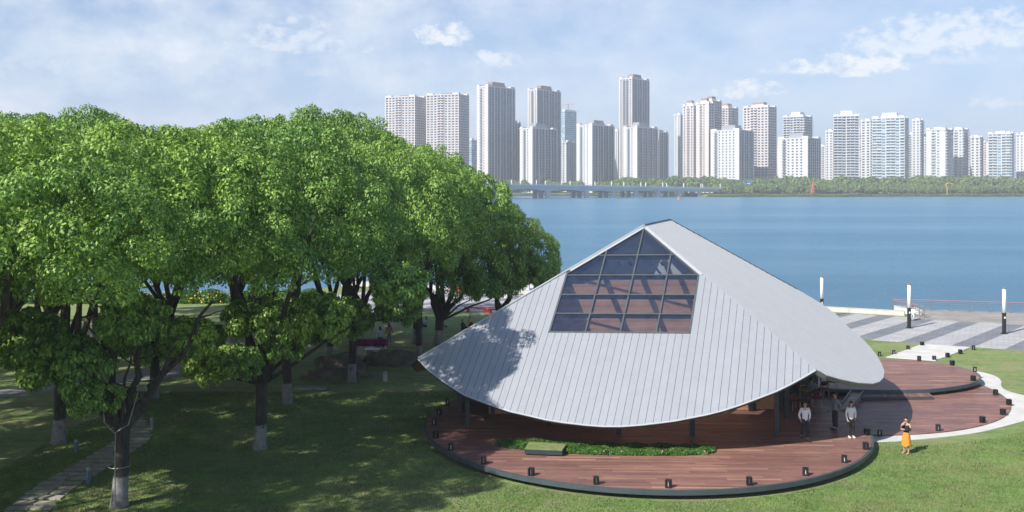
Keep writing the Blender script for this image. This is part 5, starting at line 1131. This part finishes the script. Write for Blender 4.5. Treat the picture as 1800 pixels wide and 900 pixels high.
cr_ = empty('tower_crane', (t_.location.x + 6, t_.location.y + 14, t_.location.z + H_ + 3), 'small crane standing on the blue glass tower', 'crane'); b = MB(); b.box((0, 0, 5), (1.2, 1.2, 10)); b.build('mast', M['steel'], cr_); b = MB(); b.bar((-7, 0, 9), (10, 0, 10), .9, .9); b.build('jib', M['orange'], cr_)
tower('small white block between the cream block and the wide low block', 988, 1000, 1013, 251, 1220, 'white', 'gable', 50, steps=0)
tower('wide low block with cream gable, left of the tallest tower', 1015, 1041, 1084, 220, 1075, 'grey', 'pilaster', 50, 'tan', steps=1)
tower('narrow white block squeezed left of the tallest tower', 1083, 1086, 1094, 231, 1260, 'white', 'gable', 50, steps=0)
tower('tallest tower of the skyline, cream and brown', 1091, 1111, 1147, 138, 1150, 'tandark', 'pilaster', 50, 'tan', side_style='grid')
tower('lower block in front of the foot of the tallest tower', 1098, 1120, 1163, 224, 1070, 'grey', 'pilaster', 50, 'tan', steps=1)
tower('grey wing at the right of the lower block by the tallest tower', 1150, 1158, 1177, 233, 1120, 'grey', 'pilaster', 50, 'tan', steps=0)
tower('slim white balcony tower left of the tall pinkish cluster', 1187, 1196, 1204, 203, 1240, 'white', 'gable', 45, win='winblue', steps=0)
tower('pinkish tower at the left of the tall cluster', 1203, 1219, 1229, 186, 1110, 'pink', 'ribs', 45, side_style='gable')
tower('pinkish tower in the middle of the tall cluster', 1227, 1246, 1257, 182, 1100, 'pink', 'ribs', 45, side_style='gable')
tower('tallest pinkish tower at the back of the cluster', 1236, 1252, 1272, 178, 1170, 'pink', 'ribs', 45, side_style='gable')
tower('tan tower behind the cluster, right of it', 1262, 1280, 1302, 190, 1260, 'pink', 'grid', 45, side_style='grid')
tower('low white block with balconies before the tan towers', 1257, 1299, 1333, 229, 1065, 'grey', 'pilaster', 48, 'white', side_style='gable', steps=1)
tower('broad tan tower with stepped top behind the white balcony block', 1314, 1350, 1371, 188, 1130, 'pink', 'ribs', 50, side_style='grid', steps=1)
tower('narrow distant block at the right of the stepped tan tower', 1369, 1373, 1380, 259, 1350, 'white', 'grid', 50, steps=0)
tower('white balcony tower behind a low white block', 1384, 1412, 1436, 205, 1190, 'white', 'balcony', 48, side_style='balcony')
tower('low white block with ribbed grey flank, centre right', 1378, 1420, 1454, 243, 1060, 'grey', 'ribs', 48, 'white', side_style='gable', steps=1)
tower('narrow white block left of the balconied tower', 1454, 1464, 1472, 232, 1150, 'white', 'gable', 50, steps=0)
tower('white tower with dark striped balconies across its front', 1470, 1510, 1518, 204, 1075, 'white', 'balcony', 70, side_style='balcony', steps=1)
tower('white tower with shadowed flank behind the striped one', 1518, 1530, 1542, 213, 1160, 'white', 'grid', 45, side_style='gable', steps=0)
tower('broad glassy white tower in front, widest of the right group', 1543, 1590, 1613, 207, 1055, 'white', 'grid', 60, side_style='balcony', win='winblue', steps=1)
tower('white tower just right of the broad glassy one', 1609, 1617, 1628, 212, 1150, 'white', 'grid', 48, side_style='gable', steps=0)
tower('plain white slab between two balcony groups', 1628, 1637, 1645, 243, 1200, 'white', 'gable', 48, steps=0)
tower('white stepped balcony block right of the plain slab', 1637, 1662, 1692, 228, 1070, 'white', 'balcony', 50, side_style='gable', win='winblue', steps=0)
tower('grey white block joined behind the stepped balcony block', 1676, 1692, 1712, 228, 1120, 'white', 'balcony', 45, side_style='gable', win='winblue', steps=0)
tower('shaded white block right of the joined pair', 1711, 1722, 1733, 242, 1110, 'white', 'grid', 45, side_style='gable', steps=0)
tower('distant beige rounded block between white towers', 1733, 1742, 1748, 250, 1260, 'pink', 'gable', 45, steps=0)
tower('white glassy tower near the right edge', 1748, 1776, 1794, 235, 1060, 'white', 'balcony', 52, side_style='balcony', win='winblue', steps=0)
tower('tower cut by the right edge of the picture', 1793, 1806, 1822, 237, 1110, 'white', 'grid', 45, side_style='gable', steps=0)
tower('pale back row block filling the gap left of the plain slab', 1596, 1616, 1640, 236, 1330, 'white', 'grid', 50, side_style='grid', steps=0)
tower('pale back row block behind the joined pair', 1688, 1704, 1724, 240, 1330, 'white', 'grid', 50, side_style='gable', steps=0)
tower('faint back row block left of the glassy right edge tower', 1728, 1744, 1760, 256, 1400, 'white', 'grid', 50, side_style='grid', steps=0)
tower('beige back row block behind the striped balcony tower', 1502, 1516, 1532, 226, 1330, 'pink', 'grid', 50, side_style='grid', steps=0)
tower('pale low block between the ribbed block and the balconied tower', 1436, 1450, 1462, 258, 1340, 'white', 'grid', 50, side_style='grid', steps=0)
tower('small blue glassy block seen between two slab towers', 822, 829, 838, 247, 1400, 'white', 'curtain', 45, side_style='curtain', win='curtain', steps=0)
# ------------------------------------------------------------------ air
HAZE = .00033
b = MB(); b.box((600, 900, 68), (4400, 2800, 146)); hz = b.mesh('haze'); m = bpy.data.materials.new('haze_air'); m.use_nodes = True; nt = m.node_tree; nt.nodes.clear(); o_ = nt.nodes.new('ShaderNodeOutputMaterial'); v_ = nt.nodes.new('ShaderNodeVolumePrincipled')
v_.inputs['Color'].default_value = (.82, .9, 1, 1); v_.inputs['Density'].default_value = HAZE; nt.links.new(v_.outputs[0], o_.inputs['Volume'])
tag(link('haze', hz, m), 'thin bluish air haze over the lake', kind='stuff')
